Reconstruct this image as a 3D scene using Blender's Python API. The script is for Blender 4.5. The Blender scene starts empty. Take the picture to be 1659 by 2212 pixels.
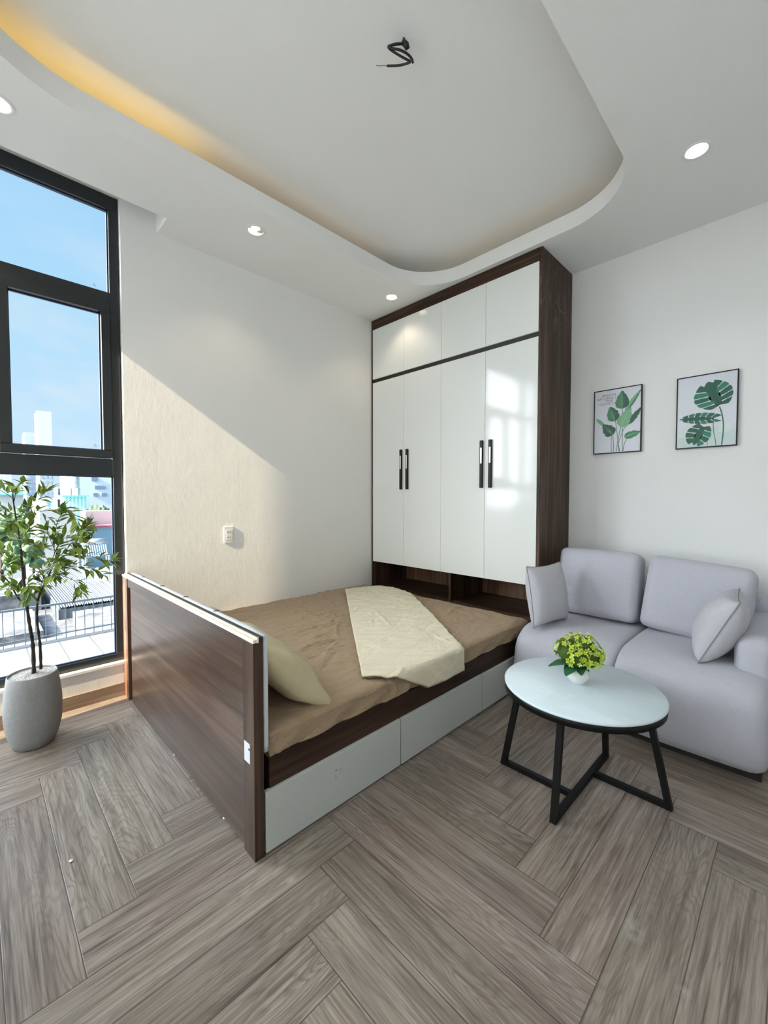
import bpy, bmesh, math, random
from mathutils import Vector, Matrix, noise as mnoise
random.seed(7)
S = bpy.context.scene
COL = S.collection
PI = math.pi

# ------------------------------------------------------------------ room numbers (metres)
HS, HU, HC = 2.839, 3.12, 3.045            # lowered ceiling, upper ceiling inside the cove
YB, YF, XR = 3.178, -0.95, 3.45  # back wall, front wall, right wall
YW = 2.6805                      # wardrobe front
XW = 1.640                       # wardrobe / bed outer side

# ------------------------------------------------------------------ node helpers
class G:
    """tiny wrapper to write shader graphs as expressions"""
    def __init__(s, tree): s.t = tree; s.n = tree.nodes; s.l = tree.links
    def _in(s, node, i, v):
        if v is None: return
        sock = node.inputs[i]
        if hasattr(v, 'is_output') or isinstance(v, bpy.types.NodeSocket): s.l.new(v, sock)
        else:
            try: sock.default_value = v
            except Exception: sock.default_value = tuple(v)
    def m(s, op, a, b=None, c=None, clamp=False):
        n = s.n.new('ShaderNodeMath'); n.operation = op; n.use_clamp = clamp
        s._in(n, 0, a); s._in(n, 1, b); s._in(n, 2, c); return n.outputs[0]
    def v(s, op, a, b=None):
        n = s.n.new('ShaderNodeVectorMath'); n.operation = op
        s._in(n, 0, a); s._in(n, 1, b)
        return n.outputs['Value'] if op in ('DOT_PRODUCT', 'LENGTH', 'DISTANCE') else n.outputs[0]
    def coord(s, k='Object'): return s.n.new('ShaderNodeTexCoord').outputs[k]
    def pos(s): return s.n.new('ShaderNodeNewGeometry').outputs['Position']
    def sep(s, v): n = s.n.new('ShaderNodeSeparateXYZ'); s._in(n, 0, v); return n.outputs
    def comb(s, x, y, z=0.0):
        n = s.n.new('ShaderNodeCombineXYZ'); s._in(n, 0, x); s._in(n, 1, y); s._in(n, 2, z); return n.outputs[0]
    def map(s, v, scale=(1, 1, 1), loc=(0, 0, 0), rot=(0, 0, 0)):
        n = s.n.new('ShaderNodeMapping'); s._in(n, 0, v)
        n.inputs['Scale'].default_value = scale; n.inputs['Location'].default_value = loc; n.inputs['Rotation'].default_value = rot
        return n.outputs[0]
    def noise(s, v, scale=5, detail=4, rough=.5, dist=0.0):
        n = s.n.new('ShaderNodeTexNoise'); s._in(n, 'Vector', v)
        n.inputs['Scale'].default_value = scale; n.inputs['Detail'].default_value = detail
        n.inputs['Roughness'].default_value = rough; n.inputs['Distortion'].default_value = dist
        return n.outputs[0]
    def white(s, v):
        n = s.n.new('ShaderNodeTexWhiteNoise'); n.noise_dimensions = '3D'; s._in(n, 'Vector', v); return n.outputs
    def ramp(s, f, stops):
        n = s.n.new('ShaderNodeValToRGB'); s._in(n, 0, f); e = n.color_ramp.elements
        while len(e) > 1: e.remove(e[-1])
        e[0].position, e[0].color = stops[0][0], (*stops[0][1], 1)
        for p, c in stops[1:]:
            q = e.new(p); q.color = (*c, 1)
        return n.outputs[0]
    def mix(s, f, a, b, blend='MIX'):
        n = s.n.new('ShaderNodeMix'); n.data_type = 'RGBA'; n.blend_type = blend
        s._in(n, 0, f); s._in(n, 6, a if not isinstance(a, tuple) else (*a[:3], 1)); s._in(n, 7, b if not isinstance(b, tuple) else (*b[:3], 1))
        return n.outputs[2]
    def bump(s, h, strength=.3, dist=.01):
        n = s.n.new('ShaderNodeBump'); s._in(n, 'Height', h)
        n.inputs['Strength'].default_value = strength; n.inputs['Distance'].default_value = dist
        return n.outputs[0]

MATS = {}
def mat(name, color=(.5, .5, .5), rough=.6, metal=0.0, spec=.5, build=None, **kw):
    if name in MATS: return MATS[name]
    M = bpy.data.materials.new(name); M.use_nodes = True
    g = G(M.node_tree); b = M.node_tree.nodes['Principled BSDF']
    b.inputs['Base Color'].default_value = (*color, 1)
    b.inputs['Roughness'].default_value = rough; b.inputs['Metallic'].default_value = metal
    b.inputs['Specular IOR Level'].default_value = spec
    for k, v in kw.items():
        k = k.replace('_', ' ')
        b.inputs[k].default_value = v
    if build:
        r = build(g) or {}
        for k, v in r.items(): g.l.new(v, b.inputs[k])
    M.diffuse_color = (*color, 1)
    MATS[name] = M
    return M

def paint_build(bump_s, scale_a, scale_b, tint):
    def f(g):
        p = g.pos()
        a = g.noise(p, scale_a, 5, .6); b = g.noise(p, scale_b, 3, .5)
        h = g.m('ADD', g.m('MULTIPLY', a, .7), g.m('MULTIPLY', b, .5))
        c = g.mix(g.noise(p, 1.3, 3), tuple(t * .97 for t in tint), tint)
        return {'Normal': g.bump(h, bump_s, .01), 'Base Color': c}
    return f
M_wall = mat('wall_paint', rough=.85, spec=.2, build=paint_build(.06, 60, 160, (.78, .78, .77)))
def plaster_build(g):
    p = g.pos(); a = g.noise(p, 5, 5, .6); b = g.noise(g.map(p, (1, 40, 14)), 1.0, 4, .6, .6); c = g.noise(p, 130, 3, .6)
    h = g.m('ADD', g.m('MULTIPLY', a, .8), g.m('ADD', g.m('MULTIPLY', b, .32), g.m('MULTIPLY', c, .10)))
    return {'Normal': g.bump(h, .14, .013), 'Base Color': g.mix(a, (.77, .765, .75), (.80, .795, .78))}
M_plaster = mat('plaster_paint', rough=.85, spec=.2, build=plaster_build)
M_ceil = mat('ceiling_paint', rough=.9, spec=.15, build=paint_build(.08, 90, 200, (.83, .83, .82)))

# ---- herringbone plank floor: 6:1 planks laid at right angles, one wood tone per plank
def floor_build(g):
    W = .1488
    p = g.sep(g.pos())
    u = g.m('DIVIDE', g.m('SUBTRACT', p[0], .612), W)
    v = g.m('DIVIDE', g.m('SUBTRACT', p[1], .1755), W)
    i, j = g.m('FLOOR', u), g.m('FLOOR', v)
    fu, fv = g.m('SUBTRACT', u, i), g.m('SUBTRACT', v, j)
    sm = g.m('ADD', i, j)
    a = g.m('FLOORED_MODULO', sm, 12.0) if False else g.m('SUBTRACT', sm, g.m('MULTIPLY', g.m('FLOOR', g.m('DIVIDE', g.m('ADD', sm, .5), 12.0)), 12.0))
    isY = g.m('GREATER_THAN', a, 5.5)
    k = g.m('FLOOR', g.m('DIVIDE', g.m('ADD', sm, .5), 12.0))
    def pick(x, y): return g.m('ADD', g.m('MULTIPLY', x, g.m('SUBTRACT', 1.0, isY)), g.m('MULTIPLY', y, isY))
    along = pick(g.m('ADD', a, fu), g.m('ADD', g.m('SUBTRACT', a, 6.0), fv))
    across = pick(fv, fu)
    ida = pick(j, g.m('ADD', i, 131.0))
    rnd = g.white(g.comb(ida, k, isY))
    r = g.sep(rnd[1])
    # wood grain in plank space
    vec = g.comb(g.m('ADD', g.m('MULTIPLY', along, W), g.m('MULTIPLY', r[0], 37.0)),
                 g.m('ADD', g.m('MULTIPLY', across, W), g.m('MULTIPLY', r[1], 53.0)), g.m('MULTIPLY', r[2], 9.0))
    fine = g.noise(g.map(vec, (5, 160, 1)), 1.0, 5, .62)
    med = g.noise(g.map(vec, (2.2, 34, 1)), 1.0, 4, .55, .6)
    # cathedral figure: contour lines of a stretched noise field
    field = g.noise(g.map(vec, (1.7, 9.0, 1)), 1.0, 3.0, .42, .35)
    ring = g.m('SINE', g.m('MULTIPLY', field, 150.0))
    ring = g.m('POWER', g.m('MULTIPLY', g.m('ADD', ring, 1.0), .5), 2.6)
    big = g.noise(g.map(vec, (1.1, 3.5, 1)), 1.0, 2, .5)
    ringmask = g.m('MULTIPLY', ring, g.m('MULTIPLY', g.m('SUBTRACT', big, .34, clamp=True), 2.3, clamp=True))
    line = g.noise(g.map(vec, (3.0, 330, 1)), 1.0, 3, .7)
    t = g.m('ADD', g.m('MULTIPLY', fine, .46), g.m('ADD', g.m('MULTIPLY', med, .38), g.m('MULTIPLY', line, .14)))
    base = g.ramp(t, [(.34, (.085, .065, .050)), (.43, (.185, .150, .123)), (.52, (.275, .232, .196)), (.64, (.37, .322, .28))])
    base = g.mix(g.m('MULTIPLY', ringmask, .62), base, (.085, .062, .050))
    for (fx, fy, wd_, st) in ((1.3, 30, .030, .55), (2.2, 62, .045, .40)):
        nl = g.noise(g.map(vec, (fx, fy, 1), loc=(fy, 3.1, 0)), 1.0, 2.2, .5, .25)
        ln_ = g.m('SUBTRACT', 1.0, g.m('DIVIDE', g.m('ABSOLUTE', g.m('SUBTRACT', nl, .5)), wd_), clamp=True)
        gate = g.m('MULTIPLY', g.m('SUBTRACT', g.noise(g.map(vec, (2.5, 7, 1), loc=(9.0, fy, 0)), 1.0, 2, .5), .40, clamp=True), 5.0, clamp=True)
        base = g.mix(g.m('MULTIPLY', g.m('MULTIPLY', ln_, gate), st), base, (.070, .050, .040))
    tone = g.m('ADD', .90, g.m('MULTIPLY', r[0], .30))
    base = g.mix(1.0, base, g.comb(tone, g.m('MULTIPLY', tone, g.m('ADD', .975, g.m('MULTIPLY', r[2], .05))), tone), 'MULTIPLY')
    blotch = g.noise(vec, 7, 2, .5)
    base = g.mix(g.m('MULTIPLY', g.m('SUBTRACT', blotch, .5, clamp=True), .9, clamp=True), base, (.20, .135, .105))
    # seams
    ea = g.m('MINIMUM', across, g.m('SUBTRACT', 1.0, across)); eb = g.m('MINIMUM', along, g.m('SUBTRACT', 6.0, along))
    e = g.m('MINIMUM', ea, eb)
    seam = g.m('SUBTRACT', 1.0, g.m('DIVIDE', g.m('SUBTRACT', e, .005), .008, clamp=True), clamp=True)
    base = g.mix(g.m('MULTIPLY', seam, .8), base, (.045, .036, .03))
    # dried plaster smudges and dust left on the boards
    pp = g.pos()
    dn = g.noise(pp, 28, 4, .7)
    sm_ = None
    for (cx, cy, rr) in ((2.57, 1.27, .045), (2.45, 1.06, .03), (2.70, 1.19, .02), (1.78, .68, .02)):
        d = g.v('DISTANCE', pp, (cx, cy, 0.0))
        q = g.m('SUBTRACT', 1.0, g.m('DIVIDE', d, rr), clamp=True)
        sm_ = q if sm_ is None else g.m('MAXIMUM', sm_, q)
    sm_ = g.m('MULTIPLY', sm_, g.m('MULTIPLY', g.m('SUBTRACT', dn, .38, clamp=True), 4.0, clamp=True))
    base = g.mix(g.m('MULTIPLY', sm_, .55), base, (.55, .55, .54))
    h = g.m('SUBTRACT', g.m('MULTIPLY', t, .25), g.m('ADD', seam, g.m('MULTIPLY', ringmask, .12)))
    ro = g.m('ADD', .24, g.m('MULTIPLY', fine, .22))
    return {'Base Color': base, 'Normal': g.bump(h, .35, .002), 'Roughness': ro}
M_floor = mat('herringbone_planks', spec=.45, build=floor_build)

def wood_build(axis, dark, mid, light, rough, scuff=None):
    def f(g):
        sc = {'X': (1.1, 38, 38), 'Y': (38, 1.1, 38), 'Z': (38, 38, 1.1)}[axis]
        sl = {'X': (.7, 7, 7), 'Y': (7, .7, 7), 'Z': (7, 7, .7)}[axis]
        p = g.coord('Object')
        a = g.noise(g.map(p, sc), 1.0, 5, .6, .3); b = g.noise(g.map(p, sl), 1.0, 3, .5, .5)
        c = g.noise(g.map(p, tuple(x * 4 for x in sc)), 1.0, 3, .6)
        t = g.m('ADD', g.m('MULTIPLY', a, .5), g.m('ADD', g.m('MULTIPLY', b, .35), g.m('MULTIPLY', c, .15)))
        col = g.ramp(t, [(.38, dark), (.5, mid), (.60, light)])
        if scuff:
            z0 = scuff
            s = g.sep(p)
            n1 = g.noise(g.map(p, (9, 9, 3.5)), 1.0, 6, .75, 1.5)
            msk = g.m('MULTIPLY', g.m('MULTIPLY', g.m('SUBTRACT', n1, .52, clamp=True), 5.0, clamp=True), g.m('MULTIPLY', g.m('SUBTRACT', s[2], z0, clamp=True), 3.0, clamp=True))
            col = g.mix(g.m('MULTIPLY', msk, .55), col, (.30, .26, .22))
        return {'Base Color': col, 'Normal': g.bump(t, .08, .002)}
    return f
DK, MD, LT = (.016, .0085, .0055), (.046, .025, .016), (.115, .066, .043)
M_walnut_v = mat('walnut_vertical', rough=.38, spec=.2, build=wood_build('Z', DK, MD, LT, .4, None))
M_walnut_s = mat('walnut_vertical_scuffed', rough=.42, spec=.2, build=wood_build('Z', DK, MD, LT, .4, 2.2))
M_walnut_h = mat('walnut_across', rough=.30, spec=.36, build=wood_build('X', (.030, .0165, .011), (.060, .0345, .0235), (.110, .068, .048), .3))
M_walnut_p = mat('walnut_post', rough=.36, spec=.25, build=wood_build('Z', (.026, .0145, .010), (.052, .030, .0205), (.088, .054, .038), .3))
M_walnut_y = mat('walnut_along', rough=.38, spec=.2, build=wood_build('Y', DK, (.038, .021, .014), (.06, .034, .023), .4))
M_niche = mat('walnut_niche_back', rough=.4, spec=.4, build=wood_build('Z', (.075, .038, .020), (.17, .09, .05), (.27, .15, .088), .4))
M_dark = mat('dark_edge', (.012, .010, .009), .5)
M_gloss = mat('gloss_white', (.75, .765, .745), .095, spec=.36,
              build=lambda g: {'Normal': g.bump(g.noise(g.pos(), 2.2, 1, .4), .05, .02)})
M_drawer = mat('satin_white', (.49, .51, .49), .35, spec=.4)
M_black = mat('black_metal', (.005, .0055, .006), .45, spec=.22)
M_handle = mat('black_handle', (.006, .006, .007), .4, spec=.3)
M_chrome = mat('chrome', (.85, .86, .87), .12, metal=1.0)
M_ivory = mat('ivory_edging', (.80, .74, .60), .4)
M_frame = mat('anodised_frame', (.010, .014, .016), .28, spec=.55)
M_gasket = mat('gasket', (.01, .02, .06), .5)

def fabric_build(c0, c1, sc, bs):
    def f(g):
        p = g.coord('Object')
        a = g.noise(p, sc, 4, .75); w = g.noise(p, sc * .12, 3, .6)
        wv = g.m('MULTIPLY', g.m('SINE', g.m('MULTIPLY', g.sep(p)[0], 2600)), g.m('SINE', g.m('MULTIPLY', g.sep(p)[2], 2600)))
        c = g.mix(g.m('ADD', g.m('MULTIPLY', a, .7), g.m('MULTIPLY', w, .3)), c0, c1)
        return {'Base Color': c, 'Normal': g.bump(g.m('ADD', a, g.m('MULTIPLY', wv, .2)), bs, .003)}
    return f
M_sofa = mat('grey_sofa_fabric', rough=.95, spec=.1, Sheen_Weight=.15, build=fabric_build((.36, .36, .41), (.56, .56, .62), 420, .25))
M_cush = mat('grey_cushion_fabric', rough=.95, spec=.1, Sheen_Weight=.12, build=fabric_build((.38, .375, .405), (.56, .555, .59), 380, .25))
M_hbfab = mat('pale_headboard_fabric', rough=.8, spec=.2, build=fabric_build((.52, .54, .56), (.64, .66, .68), 200, .1))

def cloth_build(c0, c1, k):
    def f(g):
        p = g.coord('Object')
        a = g.noise(g.map(p, (9, 4, 9)), 1.0, 4, .6, 1.6); b = g.noise(p, 46, 3, .5, 1.2)
        fine = g.noise(p, 900, 2, .5)
        h = g.m('ADD', g.m('MULTIPLY', a, 1.0), g.m('ADD', g.m('MULTIPLY', b, .22), g.m('MULTIPLY', fine, .015)))
        return {'Base Color': g.mix(a, c0, c1), 'Normal': g.bump(h, k, .02)}
    return f
M_sheet = mat('brown_cotton', rough=.75, spec=.2, Sheen_Weight=.1, build=cloth_build((.30, .210, .130), (.37, .27, .175), 1.0))
M_cream = mat('cream_cotton', rough=.8, spec=.2, Sheen_Weight=.1, build=cloth_build((.66, .60, .44), (.75, .69, .53), .7))
M_pillow = mat('cream_pillowcase', rough=.8, spec=.2, build=cloth_build((.52, .44, .28), (.60, .52, .35), .30))

def stone_build(g):
    p = g.coord('Object')
    a = g.noise(g.map(p, (4, 9, 4), rot=(0, 0, .5)), 1.0, 6, .65, 1.0)
    v = g.m('ABSOLUTE', g.m('SUBTRACT', g.noise(g.map(p, (3, 7, 3), rot=(0, 0, .5)), 1.0, 5, .6, 1.5), .5))
    vein = g.m('SUBTRACT', 1.0, g.m('MULTIPLY', v, 40.0), clamp=True)
    c = g.mix(a, (.55, .66, .715), (.70, .80, .845))
    return {'Base Color': g.mix(g.m('MULTIPLY', vein, .35), c, (.80, .82, .83))}
M_stone = mat('pale_sintered_stone', rough=.28, spec=.45, build=stone_build)
def conc_build(g):
    p = g.coord('Object'); a = g.noise(p, 60, 5, .7); s = g.noise(p, 330, 2, .6)
    c = g.mix(a, (.225, .225, .228), (.345, .345, .345))
    c = g.mix(g.m('MULTIPLY', g.m('SUBTRACT', s, .62, clamp=True), 6.0, clamp=True), c, (.58, .57, .55))
    c = g.mix(g.m('MULTIPLY', g.m('SUBTRACT', .36, s, clamp=True), 6.0, clamp=True), c, (.13, .13, .125))
    return {'Base Color': c, 'Normal': g.bump(s, .25, .002)}
M_conc = mat('speckled_concrete', rough=.8, spec=.25, build=conc_build)
M_grav = mat('pale_gravel', rough=.9, build=lambda g: {'Base Color': g.ramp(g.noise(g.coord(), 260, 2, .6), [(.35, (.18, .15, .13)), (.5, (.50, .46, .43)), (.65, (.72, .68, .65))]), 'Normal': g.bump(g.noise(g.coord(), 260, 2, .6), 1.0, .006)})
M_bark = mat('dark_bark', rough=.85, build=lambda g: {'Base Color': g.ramp(g.noise(g.map(g.coord(), (60, 60, 14)), 1.0, 4, .6), [(.35, (.010, .008, .007)), (.65, (.055, .042, .035))])})
def leaf_build(c0, c1, c2):
    def f(g):
        o = g.n.new('ShaderNodeAttribute'); o.attribute_name = 'tone'
        t = g.sep(o.outputs['Color'])[0]
        return {'Base Color': g.ramp(t, [(0, c0), (.5, c1), (1, c2)])}
    return f
M_leaf = mat('nandina_leaf', rough=.42, spec=.4, Transmission_Weight=0.0, build=leaf_build((.055, .115, .020), (.17, .26, .035), (.36, .44, .08)))
M_floret = mat('lime_floret', rough=.6, spec=.3, build=leaf_build((.20, .31, .012), (.42, .55, .045), (.70, .80, .20)))
M_hleaf = mat('hydrangea_leaf', (.020, .115, .045), .45, build=lambda g: {'Base Color': g.mix(g.noise(g.coord(), 60, 3), (.010, .060, .024), (.035, .17, .07))})
M_ceramic = mat('white_ceramic', (.72, .72, .70), .22, spec=.5)
M_plastic = mat('white_plastic', (.74, .735, .71), .35)
M_hole = mat('socket_hole', (.01, .01, .01), .6)
M_paper = mat('print_paper', (.62, .64, .70), .22, spec=.5)
M_ledwhite = mat('downlight_rim', (.78, .78, .78), .4)
M_rubber = mat('black_rubber', (.009, .009, .012), .4)
M_copper = mat('bare_wire', (.32, .32, .33), .35, metal=.8)
def emis(name, col, strength):
    M = bpy.data.materials.new(name); M.use_nodes = True; nt = M.node_tree
    b = nt.nodes['Principled BSDF']; b.inputs['Base Color'].default_value = (*col, 1)
    b.inputs['Emission Color'].default_value = (*col, 1); b.inputs['Emission Strength'].default_value = strength
    return M
M_bulb_w = emis('warm_lamp', (1, .80, .50), 9)
M_bulb_c = emis('cool_lamp', (.92, .97, 1), 9)

def glass(name, refl=.05, tint=(.97, .985, .98)):
    M = bpy.data.materials.new(name); M.use_nodes = True; nt = M.node_tree; nt.nodes.clear()
    o = nt.nodes.new('ShaderNodeOutputMaterial'); mx = nt.nodes.new('ShaderNodeMixShader')
    t = nt.nodes.new('ShaderNodeBsdfTransparent'); t.inputs[0].default_value = (*tint, 1)
    gl = nt.nodes.new('ShaderNodeBsdfGlossy'); gl.inputs['Roughness'].default_value = .01
    lw = nt.nodes.new('ShaderNodeLayerWeight'); g = G(nt)
    fr = g.m('ADD', .018, g.m('MULTIPLY', g.m('POWER', lw.outputs['Facing'], 9.0), .5))
    nt.links.new(fr, mx.inputs[0]); nt.links.new(t.outputs[0], mx.inputs[1]); nt.links.new(gl.outputs[0], mx.inputs[2])
    nt.links.new(mx.outputs[0], o.inputs[0]); return M
M_glass = glass('window_glass')

# ------------------------------------------------------------------ mesh helpers
def add_box(bm, x0, x1, y0, y1, z0, z1, bevel=0.0, mi=0, seg=2):
    r = bmesh.ops.create_cube(bm, size=1.0)
    vs = r['verts']
    for v in vs:
        v.co = Vector(((x0 + x1) / 2 + v.co.x * (x1 - x0), (y0 + y1) / 2 + v.co.y * (y1 - y0), (z0 + z1) / 2 + v.co.z * (z1 - z0)))
    fs = list({f for v in vs for f in v.link_faces})
    for f in fs: f.material_index = mi
    if bevel > 0:
        es = list({e for v in vs for e in v.link_edges})
        r2 = bmesh.ops.bevel(bm, geom=es, offset=bevel, segments=seg, profile=.5, affect='EDGES')
        for f in r2['faces']: f.material_index = mi
def add_tube(bm, pts, radii, n=8, mi=0, cap=True):
    pts = [Vector(p) for p in pts]
    if not hasattr(radii, '__len__'): radii = [radii] * len(pts)
    rings = []; prev = None
    for i, p in enumerate(pts):
        d = (pts[min(i + 1, len(pts) - 1)] - pts[max(i - 1, 0)]).normalized()
        if prev is None:
            a = d.orthogonal().normalized()
        else:
            a = (prev - d * prev.dot(d)).normalized()
        prev = a; b = d.cross(a)
        rings.append([bm.verts.new(p + (a * math.cos(2 * PI * k / n) + b * math.sin(2 * PI * k / n)) * radii[i]) for k in range(n)])
    for i in range(len(rings) - 1):
        for k in range(n):
            f = bm.faces.new((rings[i][k], rings[i][(k + 1) % n], rings[i + 1][(k + 1) % n], rings[i + 1][k])); f.material_index = mi; f.smooth = True
    if cap:
        f = bm.faces.new(rings[0][::-1]); f.material_index = mi
        f = bm.faces.new(rings[-1]); f.material_index = mi
def add_bar(bm, a, b, w, h=None, mi=0):
    """square bar between two points"""
    a, b = Vector(a), Vector(b); d = (b - a).normalized(); h = h or w
    s = d.cross(Vector((0, 0, 1)))
    if s.length < .05: s = d.cross(Vector((0, 1, 0)))
    s.normalize(); t = s.cross(d).normalized()
    def ring(p): return [bm.verts.new(p + s * x * w / 2 + t * y * h / 2) for x, y in ((-1, -1), (1, -1), (1, 1), (-1, 1))]
    A, B = ring(a), ring(b)
    fs = [bm.faces.new((A[k], A[(k + 1) % 4], B[(k + 1) % 4], B[k])) for k in range(4)] + [bm.faces.new(A[::-1]), bm.faces.new(B)]
    for f in fs: f.material_index = mi
def add_lathe(bm, prof, cx=0, cy=0, n=40, mi=0, smooth=True, sx=1, sy=1):
    rings = []
    for r, z in prof:
        if r < 1e-6: rings.append([bm.verts.new((cx, cy, z))])
        else: rings.append([bm.verts.new((cx + sx * r * math.cos(2 * PI * k / n), cy + sy * r * math.sin(2 * PI * k / n), z)) for k in range(n)])
    for A, B in zip(rings, rings[1:]):
        for k in range(n):
            k2 = (k + 1) % n
            if len(A) == 1 and len(B) == 1: continue
            if len(A) == 1: f = bm.faces.new((A[0], B[k2], B[k]))
            elif len(B) == 1: f = bm.faces.new((A[k], A[k2], B[0]))
            else: f = bm.faces.new((A[k], A[k2], B[k2], B[k]))
            f.material_index = mi; f.smooth = smooth
def obj(name, bm, mats, parent=None, loc=None, smooth=False, recalc=True):
    if recalc: bmesh.ops.recalc_face_normals(bm, faces=bm.faces)
    me = bpy.data.meshes.new(name); bm.to_mesh(me); bm.free()
    if not isinstance(mats, (list, tuple)): mats = [mats]
    for m_ in mats: me.materials.append(m_)
    if smooth:
        for p in me.polygons: p.use_smooth = True
    o = bpy.data.objects.new(name, me); COL.objects.link(o)
    if parent is not None: o.parent = parent
    if loc is not None: o.location = loc
    return o
def tag(o, label=None, cat=None, group=None, kind=None):
    if label: o['label'] = label
    if cat: o['category'] = cat
    if group: o['group'] = group
    if kind: o['kind'] = kind
    return o
def thing(name, label, cat, loc=(0, 0, 0), rz=0, group=None):
    o = bpy.data.objects.new(name, None); COL.objects.link(o)
    o.empty_display_size = .1; o.location = loc; o.rotation_euler = (0, 0, rz)
    return tag(o, label, cat, group)
def struct(name, bm, m, parent=None, label=None):
    o = obj(name, bm, m, parent)
    if parent is None: o['kind'] = 'structure'
    if label: o['label'] = label
    return o
def boxes(*bs, bevel=0.0):
    bm = bmesh.new()
    for b in bs: add_box(bm, *b, bevel=bevel)
    return bm
def rounded(w, d, h, r, n=14, bulge=(0, 0, 0)):
    """rounded cushion block centred on the origin"""
    bm = bmesh.new(); bmesh.ops.create_cube(bm, size=2.0)
    bmesh.ops.subdivide_edges(bm, edges=bm.edges[:], cuts=n, use_grid_fill=True)
    hx, hy, hz = w / 2, d / 2, h / 2
    for v in bm.verts:
        u = v.co.copy()
        # push samples towards the edges so that the rounding is smooth
        f = lambda t: math.copysign(abs(t) ** .75, t)
        p = Vector((f(u.x) * hx, f(u.y) * hy, f(u.z) * hz))
        q = Vector((max(-hx + r, min(hx - r, p.x)), max(-hy + r, min(hy - r, p.y)), max(-hz + r, min(hz - r, p.z))))
        dv = p - q
        if dv.length > 1e-9:
            # rounded corner: rescale so that the surface lies r from the core
            mx = max(abs(dv.x), abs(dv.y), abs(dv.z)); p = q + dv.normalized() * (r * (mx / r) if mx < r else r)
        ux, uy, uz = u.x, u.y, u.z
        p.x += bulge[0] * ux * (1 - uy * uy) * (1 - uz * uz)
        p.y += bulge[1] * uy * (1 - ux * ux) * (1 - uz * uz)
        p.z += bulge[2] * uz * (1 - ux * ux) * (1 - uy * uy)
        v.co = p
    for f in bm.faces: f.smooth = True
    return bm
def knife_pillow(w, h, t, n=26, pinch=.07, wr=.004, seed=0, power=.42):
    """pillow lying in the local XZ plane, thickness along Y, seam round the edge"""
    bm = bmesh.new(); side = {}
    for s in (-1, 1):
        for i in range(n + 1):
            for j in range(n + 1):
                u, v = -1 + 2 * i / n, -1 + 2 * j / n
                edge = i in (0, n) or j in (0, n)
                if edge and s == 1: side[(1, i, j)] = side[(-1, i, j)]; continue
                x = u * (1 - pinch * (1 - v * v)) * w / 2; z = v * (1 - pinch * (1 - u * u)) * h / 2
                th = t / 2 * ((1 - u * u) * (1 - v * v)) ** power if not edge else 0
                k = mnoise.noise(Vector((x * 9 + seed, z * 9, s * 3.1))) * wr * min(1, 4 * (1 - max(abs(u), abs(v))) + .2)
                side[(s, i, j)] = bm.verts.new((x, s * th + k, z))
    for s in (-1, 1):
        for i in range(n):
            for j in range(n):
                q = [side[(s, i, j)], side[(s, i + 1, j)], side[(s, i + 1, j + 1)], side[(s, i, j + 1)]]
                if s == 1: q.reverse()
                f = bm.faces.new(q); f.smooth = True
    return bm
def tone_attr(o, vals):
    ca = o.data.color_attributes.new('tone', 'FLOAT_COLOR', 'CORNER')
    for p in o.data.polygons:
        t = vals[p.index] if p.index < len(vals) else .5
        for li in p.loop_indices: ca.data[li].color = (t, t, t, 1)

# ================================================================== SETTING
struct('floor', boxes((-.16, XR + .1, YF - .1, YB + .1, -.12, 0)), M_floor)
WY1, WZ0, WZ1 = .655, .2, 2.965
struct('wall_left', boxes((-.16, 0, WY1, YB + .1, 0, HU), (-.16, 0, YF - .1, WY1, 0, WZ0), (-.16, 0, YF - .1, WY1, WZ1, HU),
                          (-.16, -.0, YF - .1, YF + .03, WZ0, WZ1)), M_plaster)
struct('wall_back', boxes((0, XR + .1, YB, YB + .12, 0, HU)), M_wall)
struct('wall_right', boxes((XR, XR + .1, YF - .1, YB, 0, HU)), M_wall)
SX = .194   # width of the unseen sun slit beside the corner (as wide as the curtain pocket)
CX0, CX1, CZ0, CZ1 = .75, 3.25, .25, 2.70   # added curtained window, unseen behind the camera, for soft fill light
struct('wall_front', boxes((SX, CX0, YF - .1, YF, 0, HU), (CX1, XR, YF - .1, YF, 0, HU), (CX0, CX1, YF - .1, YF, 0, CZ0), (CX0, CX1, YF - .1, YF, CZ1, HU), (0, SX, YF - .1, YF, 0, .02)), M_wall)
def sheer():
    M = bpy.data.materials.new('fill_curtain'); M.use_nodes = True; n = M.node_tree; n.nodes.clear()
    o = n.nodes.new('ShaderNodeOutputMaterial'); mx = n.nodes.new('ShaderNodeMixShader'); mx.inputs[0].default_value = .30
    t = n.nodes.new('ShaderNodeBsdfTranslucent'); t.inputs[0].default_value = (.272, .302, .322, 1)
    d = n.nodes.new('ShaderNodeBsdfDiffuse'); d.inputs[0].default_value = (.80, .82, .85, 1)
    n.links.new(t.outputs[0], mx.inputs[1]); n.links.new(d.outputs[0], mx.inputs[2]); n.links.new(mx.outputs[0], o.inputs[0]); return M
bm = bmesh.new(); N = 160; A_, B_ = [], []
for i in range(N + 1):
    x = CX0 + .004 + (CX1 - CX0 - .008) * i / N; y = YF - .05 + .022 * math.sin(i * .82)
    A_.append(bm.verts.new((x, y, CZ0 + .003))); B_.append(bm.verts.new((x, y, CZ1 - .003)))
for i in range(N):
    f = bm.faces.new((A_[i], A_[i + 1], B_[i + 1], B_[i])); f.smooth = True
w3 = struct('fill_window', bm, sheer())  # added unseen window; its cloth spreads sunlight as soft fill

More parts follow.
